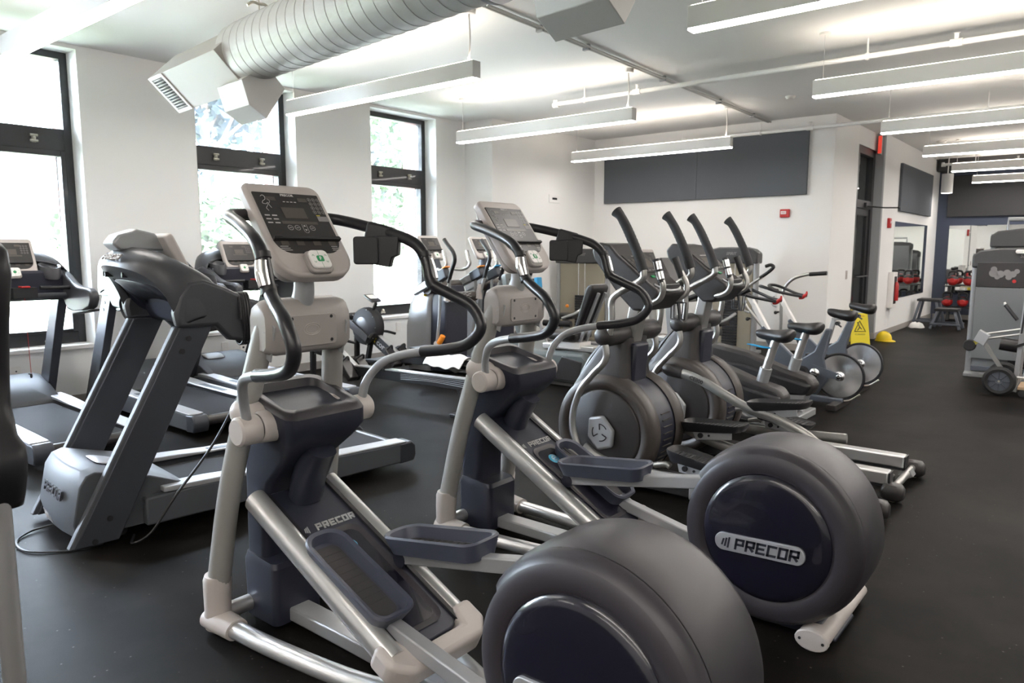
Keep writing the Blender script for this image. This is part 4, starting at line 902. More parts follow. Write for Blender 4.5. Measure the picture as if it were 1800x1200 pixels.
# ---------------------------------------------------------------- adaptive crosstrainers by the far window
def amt(loc, label, cap):
    t = thing('suspended_crosstrainer', label, 'elliptical machine', loc, 0, 'silver crosstrainers near the far window')
    def ring(x0, x1, w, z, r=.06): return [(p[0], p[1], z) for p in rrect(x1 - x0, w, r, 5, (x0 + x1) / 2, 0)]
    part('front_tower', G().loft([ring(-.44, -.02, .50, .02), ring(-.46, -.02, .52, .25), ring(-.45, .0, .52, .60), ring(-.38, .02, .50, .90), ring(-.26, .06, .46, 1.10), ring(-.20, .04, .40, 1.16)]), 'amt_silver', t, ang=50)
    part('cup_recess', G().loft([ring(-.40, -.16, .30, .96, .04), ring(-.38, -.14, .34, 1.09, .05)]), 'tread_metal', t)
    part('tower_back', G().loft([ring(-.06, .26, .42, .03, .03), ring(-.04, .28, .42, .9, .03), ring(-.02, .22, .40, 1.14, .03)]), 'navy', t)
    part('console_mount', G().tube([(-.14, 0, 1.10), (-.12, 0, 1.30), (-.16, 0, 1.55)], [.12, .09, .05], 16, 5, squash=(.8, 1.4)), 'tread_metal', t)
    T = frame((-.26, 0, 1.80), (0, 1, 0), (-.50, 0, .86)); console(t, T, .36, .36, 'treadmill', simple=True)
    part('top_yoke', G().tube([(.02, -.30, 1.12), (.02, .30, 1.12)], .085, 20, 1), 'spirit_band', t)
    for s in (1, -1):
        y = s * .33
        part('upper_beam', G().beam((-.18, y, 1.06), (.32, y, 1.28), .085, .10), 'amt_silver', t, bevel=.015)
        cp = part('beam_cap', G().beam((.24, y, 1.245), (.42, y, 1.325), .10, .13), 'tread_metal', t, bevel=.015)
        part('cap_accent', G().beam((.37, y, 1.378), (.425, y, 1.40), .10, .018), cap, cp, bevel=.004)
        part('link_bar', G().tube([(.30, y, 1.22), (.27, y, .75), (.22, y, .42)], .020, 12, 4), 'amt_silver', t)
        part('link_knuckle', G().ball((.22, y, .40), .05, 14, (1, .7, 1)), 'beige_light', t)
        part('pedal_lever', G().tube([(-.45, y, .20), (-.1, y, .28), (.24, y, .38)], .033, 12, 4), 'amt_silver', t)
        part('lever_spring', G().tube([(.26, y, .42), (.30, y, .47), (.33, y, .52)], .035, 10, 2), 'orange', t)
        part('swing_handle', G().tube([(.40, y * .9, 1.00), (.46, y, 1.25)], .024, 12, 1), 'amt_silver', t)
        part('handle_base', G().tube([(.38, y * .9, .97), (.41, y * .9, 1.16)], [.05, .03], 12, 1), 'beige_light', t)
        part('handle_grip', G().tube([(.44, y, 1.20), (.50, y, 1.36), (.55, y, 1.48), (.53, y * 1.02, 1.58), (.44, y * 1.05, 1.68), (.39, y * 1.06, 1.74)], .026, 12, 5), 'rubber_black', t)
        part('fixed_grip', G().tube([(.05, s * .12, 1.36), (.20, s * .2, 1.35), (.30, s * .22, 1.42), (.28, s * .22, 1.52)], .02, 10, 5), 'tube_silver', t)
        part('pulse_contact', G().cyl((.29, s * .22, 1.46), (.25, s * .22, 1.60), .025, 12), 'chrome', t)
        part('foot_plate', G().prism([(.0, .16), (.42, .12), (.48, .16), (.46, .24), (.40, .17), (.02, .21)], s * .20 - .08, s * .20 + .08, 'y'), 'navy', t, bevel=.01)
    part('lattice_sleeve', G().cyl((.30, -.22, 1.0), (.32, .30, 1.0), .062, 18), 'spirit_band', t)
    g = G()
    for k in range(10):
        a = k * .6283
        for sgn in (1, -1): g.tube([(.31 + .064 * math.sin(a + sgn * u * 3.0), -.2 + .48 * u, 1.0 + .064 * math.cos(a + sgn * u * 3.0)) for u in (0, .25, .5, .75, 1)], .004, 4, 2)
    part('sleeve_lattice', g, 'grey_paint', t)
    part('base_frame', G().box(-.44, .95, -.09, .09, .02, .09).box(.86, .95, -.34, .34, .02, .09), 'amt_silver', t, bevel=.01)
    part('yellow_dot', G().cyl((-.06, -.20, 1.02), (-.06, -.27, 1.02), .014, 10), 'yellow', t)
    return t
amt((-6.86, 6.95, 0), 'silver crosstrainer with orange-tipped beam beside the far window', 'orange')
amt((-6.92, 8.02, 0), 'silver crosstrainer in the room corner behind the orange-tipped one', 'blue_lever')

# ---------------------------------------------------------------- rowing machines
def rower(loc, label, rz=0.):
    t = thing('rowing_machine', label, 'rowing machine', loc, rz, 'black rowing machines')
    L = 2.35
    part('flywheel_cage', G().lathe([(0, -.095), (.05, -.11), (.17, -.105), (.235, -.07), (.25, -.02), (.25, .02), (.235, .07), (.17, .105), (.05, .11), (0, .095)], (0, 0, .62), 'y', 36), 'black_matte', t)
    g = G()
    for k in range(10):
        a = 2 * math.pi * k / 10; g.ball((.235 * math.cos(a), -.085, .62 + .235 * math.sin(a)), .007, 6)
    part('cage_bolts', g, 'silver', t)
    part('cage_vent', G().lathe([(.0, -.112), (.11, -.113), (.13, -.106)], (0, 0, .62), 'y', 28), 'panel_dark', t)
    part('side_plate', G().beam((-.33, -.125, .72), (.12, -.125, .47), .015, .10).beam((-.33, .125, .72), (.12, .125, .47), .015, .10).tube([(-.33, -.13, .73), (-.33, .13, .73)], .05, 14, 1), 'panel_dark', t, bevel=.005)
    for (x, s) in ((-.22, 1), (.10, 1)):
        part('front_leg', G().beam((x, 0, .60), (x - .02 if x < 0 else x - .16, 0, .03), .06, .05), 'black', t, bevel=.005)
    part('front_foot', G().box(-.30, -.20, -.30, .30, .0, .05), 'black', t, bevel=.01)
    fs = Vector((.10, 0, .50)); fe = Vector((.62, 0, .20))
    fb = part('front_rail', G().beam(fs, fe, .075, .14, (0, 0, 1)), 'black', t, bevel=.004)
    n = Vector((.5, 0, .87))
    part('rail_top', G().beam(fs + n * .075, fe + n * .075, .06, .008), 'silver', fb)
    text('maker_logo', 'concept', .115, frame((.37, -.040, .345), (.52, 0, -.30), (.30, 0, .52)), 'print_white', fb, .001, 0, .002)
    part('logo_mark', G(frame((.165, -.040, .462), (.52, 0, -.30), (.30, 0, .52))).prism([(-.03, -.03), (.03, -.03), (.01, 0), (.03, .03), (-.03, .03), (-.01, 0)], 0, .002, 'z'), 'yellow', fb, smooth=False)
    part('foot_rest', G().prism([(.44, .37), (.50, .40), (.68, .20), (.63, .15)], -.17, -.05, 'y').prism([(.44, .37), (.50, .40), (.68, .20), (.63, .15)], .05, .17, 'y'), 'panel_dark', t, bevel=.008)
    part('foot_strap', G().tube([(.50, -.17, .34), (.56, -.11, .42), (.50, -.04, .36)], .012, 8, 4).tube([(.50, .17, .34), (.56, .11, .42), (.50, .04, .36)], .012, 8, 4), 'black', t)
    part('seat_rail', G().prism([(.55, .20), (L, .235), (L, .34), (.55, .31)], -.032, .032, 'y'), 'black', t, bevel=.004)
    part('rail_track', G().prism([(.60, .308), (L, .34), (L, .352), (.60, .320)], -.045, .045, 'y'), 'silver', t)
    g = G()
    for k in range(4): g.tube([(1.35, -.034, .245 + k * .018), (1.8, -.034, .27 + k * .016), (L - .02, -.034, .262 + k * .02)], .0035, 5, 5)
    part('swoosh_lines', g, 'silver_rough', t)
    part('seat', G().loft([[(p[0], p[1], z + .02 * abs(p[1]) / .16) for p in rrect(w, d, .08, 6, 1.02, 0)] for z, w, d in ((.375, .20, .27), (.39, .25, .33), (.415, .26, .335), (.42, .22, .29))]), 'tread_metal', t, ang=60)
    part('seat_carriage', G().box(.93, 1.11, -.06, .06, .30, .375), 'black', t, bevel=.01)
    part('rear_bracket', G().beam((L - .01, 0, .36), (L + .0, 0, .03), .07, .06, (1, 0, 0)), 'black', t, bevel=.006)
    part('rear_strut', G().beam((L - .20, 0, .25), (L - .10, 0, .04), .03, .03, (1, 0, 0)), 'black', t)
    part('rear_foot', G().box(L - .10, L + .02, -.23, .23, .0, .035), 'black', t, bevel=.008)
    part('monitor_arm', G().tube([(.12, 0, .60), (.09, 0, .78), (.17, 0, .93)], .028, 10, 3, squash=(1, .6)), 'black', t)
    mo = part('monitor', G(frame((.10, 0, .99), (0, 1, 0), (-.86, 0, .42))).prism(rrect(.17, .19, .02, 4), -.015, .01, 'z'), 'panel_dark', t, bevel=.006)
    part('monitor_screen', G(frame((.10, 0, .99), (0, 1, 0), (-.86, 0, .42))).box(-.06, .06, -.03, .07, .010, .012), 'stone_white', mo)
    part('pull_handle', G().tube([(.28, -.24, .50), (.22, -.1, .55), (.21, .1, .56), (.26, .24, .52)], .017, 10, 4), 'rubber_black', t)
    return t
R1 = rower((-7.10, 5.22, 0), 'nearer rowing machine, silver seat rail ending in a black foot on the floor')
dup(R1, (-7.45, 6.17, 0), R_(1), 'rowing machine with its fan wheel and monitor in front of the third window')
# white cloth lying over the farther rower's rail
g = G(); rows = []
for i in range(14):
    row = []
    for j in range(9):
        u, v = i / 13, j / 8; x = -6.3 + .62 * u; y = 6.02 + .42 * v
        z = .36 + .012 * math.sin(9 * u + 3 * v) + .015 * math.sin(17 * u - 6 * v) - (max(0, abs(v - .42) - .2) ** 1.2) * .75
        row.append((x, y, z))
    rows.append(row)
tag(part('white_cloth', g.loft(rows, cap=False, closed=False), 'cloth_white', solid=.006, subsurf=1, ang=80), 'crumpled white cloth draped over the farther rowing machine rail', 'cloth')

# ---------------------------------------------------------------- recumbent machines
def recumbent(loc, label, back=True):
    t = thing('recumbent_stepper' if back else 'recumbent_bike', label, 'recumbent exercise machine', loc, 0)
    part('lower_body', G().prism([(-.95, .06), (-1.0, .30), (-.85, .52), (-.55, .54), (-.35, .42), (.35, .44), (.45, .34), (.40, .06)], -.20, .20, 'y'), 'rec_grey', t, bevel=.05, seg=3)
    part('body_panel', G().prism([(-.10, .10), (.30, .10), (.34, .33), (.06, .38)], -.212, -.195, 'y'), 'panel_dark', t, bevel=.01)
    part('seat_rail', G().box(-.30, .42, -.10, .10, .44, .50), 'silver', t, bevel=.008)
    part('rail_carriage', G().box(-.05, .25, -.12, .12, .46, .54), 'white_plastic', t, bevel=.006)
    if back:
        part('seat_cushion', G().loft([[(p[0], p[1], z) for p in rrect(w, d, .08, 5, .02, 0)] for z, w, d in ((.56, .36, .38), (.59, .42, .44), (.64, .42, .44), (.66, .36, .38))]), 'leather', t, ang=60)
        part('backrest', G().prism([(.20, .72), (.27, .70), (.46, 1.17), (.44, 1.22), (.38, 1.22), (.34, 1.15)], -.17, .17, 'y'), 'leather', t, bevel=.03, seg=3)
        for y in (-.07, .07): part('back_strut', G().beam((.22, y, .55), (.47, y, 1.12), .03, .03, (0, 1, 0)), 'silver_rough', t)
        part('console_mast', G().tube([(-.70, 0, .5), (-.82, 0, .9), (-.80, 0, 1.12)], .045, 12, 4), 'rec_grey', t)
        k = part('console_housing', G(frame((-.80, 0, 1.20), (0, 1, 0), (-.2, 0, 1))).prism(rrect(.40, .24, .04, 4), -.05, .03, 'z'), 'rec_grey', t, bevel=.012)
        part('console_slot', G(frame((-.80, 0, 1.20), (0, 1, 0), (-.2, 0, 1))).box(-.15, .15, .03, .05, .03, .034).box(-.10, .10, -.07, -.02, .03, .034), 'panel_dark', k)
    else:
        part('console_mast', G().tube([(-.35, 0, .4), (-.40, 0, .9), (-.36, 0, 1.20)], .05, 14, 4), 'tube_silver', t)
        T = frame((-.52, 0, 1.62), (0, 1, 0), (-.38, 0, .92)); console(t, T, .40, .42, 'treadmill', simple=True)
        part('side_badge', G().prism(rrect(.20, .06, .028, 5, -.15, .36), -.215, -.20, 'y'), 'grey_paint', t, bevel=.003)
    part('base_frame', G().box(-.85, .55, -.06, .06, .0, .06).box(.45, .55, -.25, .25, .0, .06), 'silver_rough', t, bevel=.01)
    return t
recumbent((-4.93, 7.1, 0), 'grey recumbent machine with black backrest and console behind second elliptical')
recumbent((-4.20, 8.55, 0), 'grey machine with upright grey console rising behind the dark ellipticals', False)
t = thing('suspension_trainer', 'dark arm with blue end cap on thin black post behind second elliptical', 'exercise machine', (-6.80, 8.78, 0))
part('post', G().cyl((0, 0, .03), (0, 0, 1.08), .012, 8), 'black', t); part('base_weight', G().lathe([(0, 0), (.17, 0), (.17, .03), (.05, .06), (.05, .22), (0, .24)], (0, 0, 0), 'z', 20), 'black', t)
part('arm', G().beam((-.4, 0, 1.05), (.16, 0, 1.11), .11, .16), 'tread_metal', t, bevel=.015); part('end_cap', G().beam((.12, 0, 1.115), (.19, 0, 1.122), .115, .165), 'blue_lever', t, bevel=.012)
part('brace_tube', G().cyl((.0, 0, .85), (.42, 0, .05), .022, 10), 'amt_silver', t)

# ---------------------------------------------------------------- selectorised weight machines
def weight_machine(loc, rz, label, w=.80, h=1.62, stack='stack_tan', extra=None):
    t = thing('weight_machine', label, 'weight machine', loc, rz, 'weight stack machines')
    for s in (-1, 1): part('corner_post', G().prism(rrect(.075, .10, .03, 4, s * (w / 2 - .04), 0), .02, h - .04, 'z'), 'amt_silver', t)
    part('rear_shroud', G().prism(rrect(w - .14, .22, .03, 4, 0, .06), .06, h - .10, 'z'), stack, t, bevel=.004)
    g = G()
    for k in range(16): g.box(-.12, .12, -.075, -.035, .12 + k * .045, .158 + k * .045)
    part('weight_plates', g, 'black', t, bevel=.004)
    part('guide_rods', G().cyl((-.06, -.05, .1), (-.06, -.05, h - .15), .010, 8).cyl((.06, -.05, .1), (.06, -.05, h - .15), .010, 8), 'chrome', t)
    arch = [(-w / 2, h - .22), (-w / 2, h - .06), (-w / 2 + .08, h), (-w / 4, h + .03), (w / 4, h + .03), (w / 2 - .08, h), (w / 2, h - .06), (w / 2, h - .22)]
    hd = part('top_shroud', G().prism(arch, -.09, .14, 'y'), 'machine_shroud', t, bevel=.02)
    text('maker_name', 'SPIRIT', .06, frame((0, -.092, h - .07), (1, 0, 0), (0, 0, 1)), 'print_grey', hd, .001, .2, .001)
    part('warning_mark', G().ball((w / 2 - .12, -.09, h - .17), .022, 8), 'orange', hd)
    part('base_foot', G().box(-w / 2, w / 2, -.25, .25, 0, .05), 'amt_silver', t, bevel=.01)
    if extra: extra(t)
    return t
def leg_parts(t):
    part('seat_pad', G().prism(rrect(.34, .36, .05, 4, 0, -.62), .48, .56, 'z'), 'leather', t, bevel=.02)
    part('seat_post', G().box(-.04, .04, -.66, -.58, .04, .48), 'amt_silver', t)
    part('lever_arm', G().tube([(.16, -.35, .62), (.28, -.55, .66), (.22, -.75, .58), (.05, -.9, .50)], .024, 10, 4), 'amt_silver', t)
    part('foot_roller', G().cyl((-.25, -.95, .42), (.25, -.95, .42), .05, 14), 'leather', t)
    part('selector_knob', G().ball((.10, -.80, .70), .03, 10), 'orange', t)
    part('floor_beam', G().box(-.04, .04, -1.0, -.1, .03, .10), 'amt_silver', t)
weight_machine((-4.56, 11.05, 0), 0, 'tan weight stack machine with arched top behind the dark ellipticals', .82, 1.62, 'stack_tan', leg_parts)
weight_machine((-7.05, 10.6, 0), R_(8), 'tan weight stack machine near the corner behind second elliptical', 1.0, 1.60, 'stack_tan', leg_parts)

# ---------------------------------------------------------------- upright bikes with blue seat levers
def saddle(parent, x, y, z, L=.30, W=.24, tilt=0., name='saddle'):
    rings = []
    for f, w, h0, h1 in ((f_, w_, a_ * 1.9, b_ * 1.7) for f_, w_, a_, b_ in ((0, .03, -.010, .012), (.08, .055, -.026, .020), (.30, .075, -.032, .022), (.50, .12, -.035, .020), (.68, W * .82, -.040, .024), (.85, W, -.040, .030), (.96, W * .86, -.028, .030), (1, W * .55, -.01, .02))):
        xx = x + (f - .55) * L; zz = z + (f - .5) * tilt
        rings.append([(xx, y + w / 2 * math.cos(a), zz + (h0 + h1) / 2 + (h1 - h0) / 2 * math.sin(a)) for a in [2 * math.pi * k / 16 for k in range(16)]])
    return part(name, G().loft(rings), 'leather', parent, subsurf=1, ang=80)
def upright_bike(loc, label):
    t = thing('upright_bike', label, 'exercise bike', loc, 0, 'dark upright bikes with blue seat levers')
    # local origin under the saddle; front towards -x
    part('body_cover', G().prism([(.16, .34), (.10, .42), (-.15, .48), (-.50, .60), (-.85, .66), (-1.02, .60), (-1.0, .42), (-.60, .28), (-.10, .22), (.12, .24)], -.10, .10, 'y'), 'spirit_dark', t, bevel=.035, seg=3)
    part('side_skirt', G().prism([(.10, .30), (-.60, .34), (-.95, .30), (-.90, .10), (.02, .08)], -.125, .125, 'y'), 'grey_paint', t, bevel=.02)
    part('side_cover', G().prism([(.14, .35), (-.10, .40), (-.55, .50), (-.95, .52), (-.9, .34), (-.3, .22), (.08, .24)], -.135, .135, 'y'), 'black', t, bevel=.03, seg=3)
    part('seat_sleeve', G().tube([(-.10, 0, .36), (-.045, 0, .58)], .064, 18, 1, squash=(1, .8)), 'amt_silver', t)
    sp = part('seat_post', G().tube([(-.06, 0, .52), (.03, 0, .84)], .048, 16, 1, squash=(1, .75)), 'silver', t)
    g = G()
    for k in range(6): g.beam((-.022 + .0118 * k, -.034, .605 + .042 * k), (-.017 + .0118 * k, -.034, .625 + .042 * k), .004, .010, (1, 0, 0))
    part('height_strip', G().beam((-.025, -.031, .59), (.038, -.031, .82), .006, .022, (1, 0, 0)), 'black', sp); part('height_holes', g, 'grey_paint', sp)
    part('seat_lever', G().tube([(.0, -.05, .765), (-.06, -.06, .77), (-.18, -.06, .785), (-.20, -.06, .785)], [.014, .018, .014, .008], 10, 4, squash=(.5, 1.6)), 'blue_lever', t)
    saddle(t, .03, 0, .885, .33, .26)
    part('crank_hub', G().cyl((-.30, -.19, .26), (-.30, .19, .26), .055, 20), 'grey_paint', t)
    part('crank_arm', G().beam((-.30, -.19, .26), (-.12, -.19, .16), .02, .035, (0, 1, 0)).beam((-.30, .19, .26), (-.48, .19, .36), .02, .035, (0, 1, 0)), 'tube_silver', t, bevel=.004)
    part('pedal', G().box(-.17, -.07, -.30, -.20, .14, .175), 'black', t, bevel=.008); part('pedal', G().box(-.53, -.43, .20, .30, .34, .375), 'black', t, bevel=.008)
    part('mast', G().beam((-.90, 0, .40), (-1.0, 0, 1.30), .09, .07, (0, 1, 0)), 'amt_silver', t, bevel=.012)
    part('cup_holder', G().lathe([(.045, .88), (.06, .99), (.055, .99), (.042, .89)], (-.86, -.03, 0), 'z', 20).box(-.98, -.80, -.02, .02, .90, .93), 'spirit_dark', t)
    part('console_housing', G(frame((-.96, 0, 1.40), (0, 1, 0), (-.5, 0, .85))).prism(rrect(.32, .30, .03, 4), -.06, .02, 'z'), 'spirit_dark', t, bevel=.015)
    part('handlebar', G().tube([(-.62, -.20, 1.20), (-.80, -.22, 1.14), (-.98, -.12, 1.12), (-1.0, 0, 1.12), (-.98, .12, 1.12), (-.80, .22, 1.14), (-.62, .20, 1.20)], .019, 12, 5), 'tube_silver', t)
    for s in (-1, 1): part('handle_grip', G().tube([(-.60, s * .20, 1.21), (-.74, s * .215, 1.155), (-.82, s * .22, 1.14)], .024, 12, 3), 'black', t)
    part('front_foot', G().box(-1.08, -1.0, -.28, .28, 0, .07), 'grey_paint', t, bevel=.01)
    part('rear_foot', G().box(.0, .08, -.26, .26, 0, .07).box(-.9, .05, -.04, .04, .03, .10), 'grey_paint', t, bevel=.01)
    return t
U = upright_bike((-2.22, 6.3, 0), 'nearer upright bike, black saddle over a blue seat lever')
dup(U, (-2.21, 7.08, 0), 0, 'farther upright bike, its blue lever partly hidden by the nearer saddle')

# ---------------------------------------------------------------- spin bikes with bright rear discs
def spin_bike(loc, label, rz=0.):
    t = thing('spin_bike', label, 'spin bike', loc, rz, 'grey spin bikes with bright rear discs')
    c = (0, 0, .315)
    part('disc_rim', G().lathe([(.218, -.012), (.236, -.014), (.243, 0), (.236, .014), (.218, .012)], c, 'y', 64), 'black', t)
    dk = part('flywheel_disc', G().lathe([(0, -.010), (.220, -.010), (.220, .010), (0, .010)], c, 'y', 72), 'brushed_disc', t)
    part('hub_cap', G().lathe([(0, -.055), (.022, -.052), (.045, -.030), (.05, -.010)], c, 'y', 28), 'chrome', dk)
    part('hub_slots', G().box(-.012, .012, -.056, -.046, .325, .332), 'black', dk)
    part('rear_guard', G().tube([(.20, 0, .15), (.10, 0, .075), (.02, 0, .065)], .010, 8, 3), 'steel_bit', t)
    fr = [(-.62, .10), (-.22, .10), (-.10, .27), (-.16, .50), (-.09, .80), (-.16, .80), (-.26, .56), (-.42, .44), (-.62, .62), (-.80, .80), (-.84, .76), (-.66, .40)]
    part('main_frame', G().prism(fr, -.035, .035, 'y'), 'keiser_grey', t, bevel=.015)
    part('fork_plate', G().prism([(-.30, .30), (.02, .29), (.03, .34), (-.26, .42)], -.05, -.04, 'y'), 'keiser_grey', t)
    part('seat_post', G().beam((-.13, 0, .70), (-.085, 0, .90), .045, .04, (0, 1, 0)), 'keiser_silver', t, bevel=.006)
    part('seat_slider', G().box(-.11, .10, -.02, .02, .895, .915), 'keiser_silver', t, bevel=.004)
    part('seat_clamp', G().cyl((-.05, -.03, .86), (-.05, .03, .86), .02, 10).beam((-.05, -.03, .86), (-.0, -.05, .83), .015, .012), 'black', t)
    saddle(t, .0, 0, .965, .29, .19, -.03)
    part('crank_cover', G().lathe([(0, -.10), (.06, -.09), (.075, -.06), (.075, .06), (0, .08)], (-.37, 0, .32), 'y', 28), 'black', t)
    part('crank_boss', G().ball((-.24, -.055, .33), .055, 18, (1, .45, 1)), 'chrome', t)
    part('crank_arm', G().beam((-.37, -.12, .32), (-.39, -.12, .15), .02, .03, (0, 1, 0)).beam((-.37, .12, .32), (-.35, .12, .49), .02, .03, (0, 1, 0)), 'spirit_band', t, bevel=.005)
    part('pedal', G().box(-.44, -.34, -.23, -.14, .13, .16), 'black', t, bevel=.006); part('pedal', G().box(-.40, -.30, .14, .23, .47, .50), 'black', t, bevel=.006)
    fp = part('front_post', G().beam((-.72, 0, .66), (-.98, 0, 1.10), .05, .065, (0, 1, 0)), 'white_plastic', t, bevel=.006)
    text('maker_name', 'KEISER', .05, frame((-.86, -.0265, .90), (.26, 0, -.44), (.44, 0, .26)), 'magenta', fp, .0006, 0, .001)
    part('adjust_knob', G().cyl((-.95, -.06, .86), (-.95, -.02, .86), .012, 8).ball((-.97, -.065, .855), .022, 10), 'black', t)
    part('handlebar', G().tube([(-.66, -.08, 1.06), (-.78, -.11, 1.08), (-.93, -.21, 1.12), (-1.08, -.22, 1.17), (-1.14, -.14, 1.17), (-1.04, -.04, 1.13), (-.98, 0, 1.12), (-1.04, .04, 1.13), (-1.14, .14, 1.17), (-1.08, .22, 1.17), (-.93, .21, 1.12), (-.78, .11, 1.08), (-.66, .08, 1.06)], .017, 12, 5), 'rubber_black', t)
    part('resistance_lever', G().tube([(-.72, 0, 1.04), (-.68, 0, 1.05), (-.64, 0, 1.085), (-.635, 0, 1.12)], [.02, .024, .016, .008], 10, 4), 'red', t)
    part('water_holder', G().tube([(-1.02, 0, 1.05), (-1.04, 0, .95), (-.98, 0, .92)], .012, 8, 3), 'keiser_silver', t)
    part('base_beam', G().box(-.95, .05, -.04, .04, .03, .09), 'keiser_grey', t, bevel=.01)
    part('rear_foot', G().box(-.04, .05, -.29, .29, 0, .06), 'spirit_dark', t, bevel=.006)
    part('front_foot', G().box(-1.0, -.92, -.27, .27, 0, .06), 'spirit_dark', t, bevel=.006)
    return t
K = spin_bike((-2.07, 7.88, 0), 'nearer spin bike, full bright rear disc with black rim')
dup(K, (-2.13, 8.92, 0), 0, 'farther spin bike, its disc half hidden behind the nearer bright disc')

# silver curved tube frame behind the bikes
t = thing('dip_frame', 'tall silver curved tube frame with black grips behind the bikes', 'exercise frame', (-3.55, 10.1, 0))
part('upright_arm', G().tube([(.10, -.05, .10), (.11, -.05, .60), (.11, -.05, 1.0), (.22, -.05, 1.20), (.42, -.05, 1.28), (.58, -.05, 1.29)], .022, 12, 6), 'tube_silver', t)
part('grip', G().cyl((.46, -.05, 1.285), (.68, -.05, 1.305), .027, 12), 'black', t)
part('curved_arm', G().tube([(.05, .05, .10), (-.02, .05, .35), (-.28, .05, .65), (-.44, .05, .85), (-.46, .05, 1.02), (-.36, .05, 1.13), (-.20, .05, 1.24)], .020, 12, 6), 'tube_silver', t)
part('grip', G().tube([(-.24, .05, 1.22), (-.13, .05, 1.30), (-.06, .05, 1.37), (-.10, .05, 1.40), (-.17, .05, 1.38)], .024, 12, 4), 'black', t)
part('floor_stand', G().box(-.15, .25, -.25, .25, 0, .05).box(.0, .14, -.06, .06, .04, .14), 'tube_silver', t, bevel=.01)

# ---------------------------------------------------------------- right edge: machines and trolley
def anatomy(t):
    T = frame((0, -.115, .95), (1, 0, 0), (0, 0, 1))
    pn = part('instruction_panel', G(T).box(-.52, .52, .19, .50, 0, .012), 'panel_dark', t, bevel=.004)
    g = G(T)
    for (x, y, r) in ((-.34, .36, .035), (-.34, .28, .05), (-.27, .26, .045), (-.20, .29, .04), (-.14, .26, .04), (-.18, .2, .035), (-.30, .20, .03), (-.10, .32, .03)): g.prism(circ(r, 12, x, .20 + y * .6), .012, .0135, 'z')
    part('muscle_figure_print', g, 'print_grey', pn, smooth=False)
    part('muscle_highlight', G(T).prism(circ(.022, 10, -.12, .27), .0135, .0145, 'z').prism(circ(.03, 10, .24, .28), .012, .0135, 'z'), 'red', pn, smooth=False)
    part('stack_window', G(T).prism(rrect(.12, .24, .06, 6, .05, .34), .012, .016, 'z'), 'machine_panel', pn, smooth=False)
    part('lower_panel', G(T).box(-.52, .52, -.72, .185, 0, .010), 'machine_panel', t, bevel=.004)
    part('top_handle', G().prism(rrect(.26, .05, .022, 5, 0, 1.585), -.14, -.10, 'y'), 'stone_white', t, bevel=.008)
    part('seat_back', G().prism([(-.75, .78), (-.62, .80), (-.50, 1.18), (-.62, 1.20)], .10, .45, 'x'), 'leather', t, bevel=.03)
    part('press_handle', G().cyl((-.18, -.55, .95), (-.05, -.60, .78), .022, 12), 'black', t)
    part('handle_tip', G().cyl((-.185, -.548, .957), (-.20, -.545, .975), .022, 12), 'silver', t)
    part('thigh_roller', G().cyl((-.20, -.72, .50), (.22, -.72, .45), .075, 18), 'leather', t)
    part('curved_frame', G().tube([(.05, -.80, .06), (.10, -.80, .22), (.22, -.78, .34), (.50, -.75, .36)], .03, 12, 5), 'amt_silver', t)
    part('blue_beam', G().box(-.5, .5, -.30, -.24, .10, .15), 'keiser_grey', t)
weight_machine((-.80, 11.1, 0), R_(4), 'large dark weight machine at the right edge with arched top and muscle diagram', 1.16, 1.60, 'machine_panel', anatomy)
t = weight_machine((-.62, 12.0, 0), R_(2), 'taller grey weight machine rising just behind the dark one at right', 1.36, 1.86, 'machine_panel')
part('top_frame', G().tube([(-.50, .1, 1.80), (-.50, .1, 2.02), (.55, .1, 2.02), (.55, .1, 1.8)], .03, 10, 1).tube([(.0, -.1, 2.0), (.1, .1, 2.10), (.5, .1, 2.12)], .02, 8, 3), 'amt_silver', t)

t = thing('hand_trolley', 'silver folding hand trolley with black wheels and plywood deck', 'hand trolley', (-.86, 9.62, 0))
for y, w in ((-.02, .0), (.42, 1)):
    part('wheel_tyre', G().lathe([(.105, -.028), (.135, -.032), (.158, -.018), (.163, 0), (.158, .018), (.135, .032), (.105, .028)], (0, y, .163), 'y', 40), 'tyre', t)
    k = part('wheel_rim', G().lathe([(.0, -.012), (.035, -.020), (.035, -.012), (.106, -.008), (.11, -.022), (.11, .022), (0, .02)], (0, y, .163), 'y', 32), 'keiser_grey', t)
    g = G()
    for q in range(8):
        a = 2 * math.pi * q / 8; g.beam((.03 * math.cos(a), y - .016, .163 + .03 * math.sin(a)), (.105 * math.cos(a), y - .020, .163 + .105 * math.sin(a)), .008, .014, (0, 1, 0))
    part('wheel_spokes', g, 'tread_metal', k)
part('axle', G().cyl((0, -.04, .163), (0, .46, .163), .012, 8), 'steel_bit', t)
for y in (.05, .36):
    part('upright', G().beam((.14, y, .05), (.20, y, 1.30), .05, .06, (0, 1, 0)), 'amt_silver', t, bevel=.005)
    part('upright_slot', G().beam((.165, y - .028, .70), (.190, y - .028, 1.10), .006, .018, (1, 0, 0)), 'black', t)
part('diagonal_tube', G().beam((.02, .03, .28), (-.20, .03, .62), .04, .04, (0, 1, 0)), 'tube_silver', t)
for z in (.0, .055): part('side_bar', G().cyl((-.16, .03, .62 + z), (.18, .03, .70 + z), .011, 8), 'silver', t)
part('caster_plate', G().prism([(-.27, .60), (-.17, .54), (-.12, .66), (-.22, .72)], -.02, .08, 'y'), 'silver_rough', t, bevel=.005)
part('caster_fork', G().beam((-.22, .03, .60), (-.30, .03, .53), .03, .04), 'yellow_print', t)
part('caster_wheel', G().lathe([(0, -.02), (.055, -.02), (.066, 0), (.055, .02), (0, .02)], (-.31, .03, .535), 'y', 22), 'tyre', t)
part('plywood_deck', G().box(.17, .75, .0, .42, .085, .115), 'plywood', t, bevel=.003)
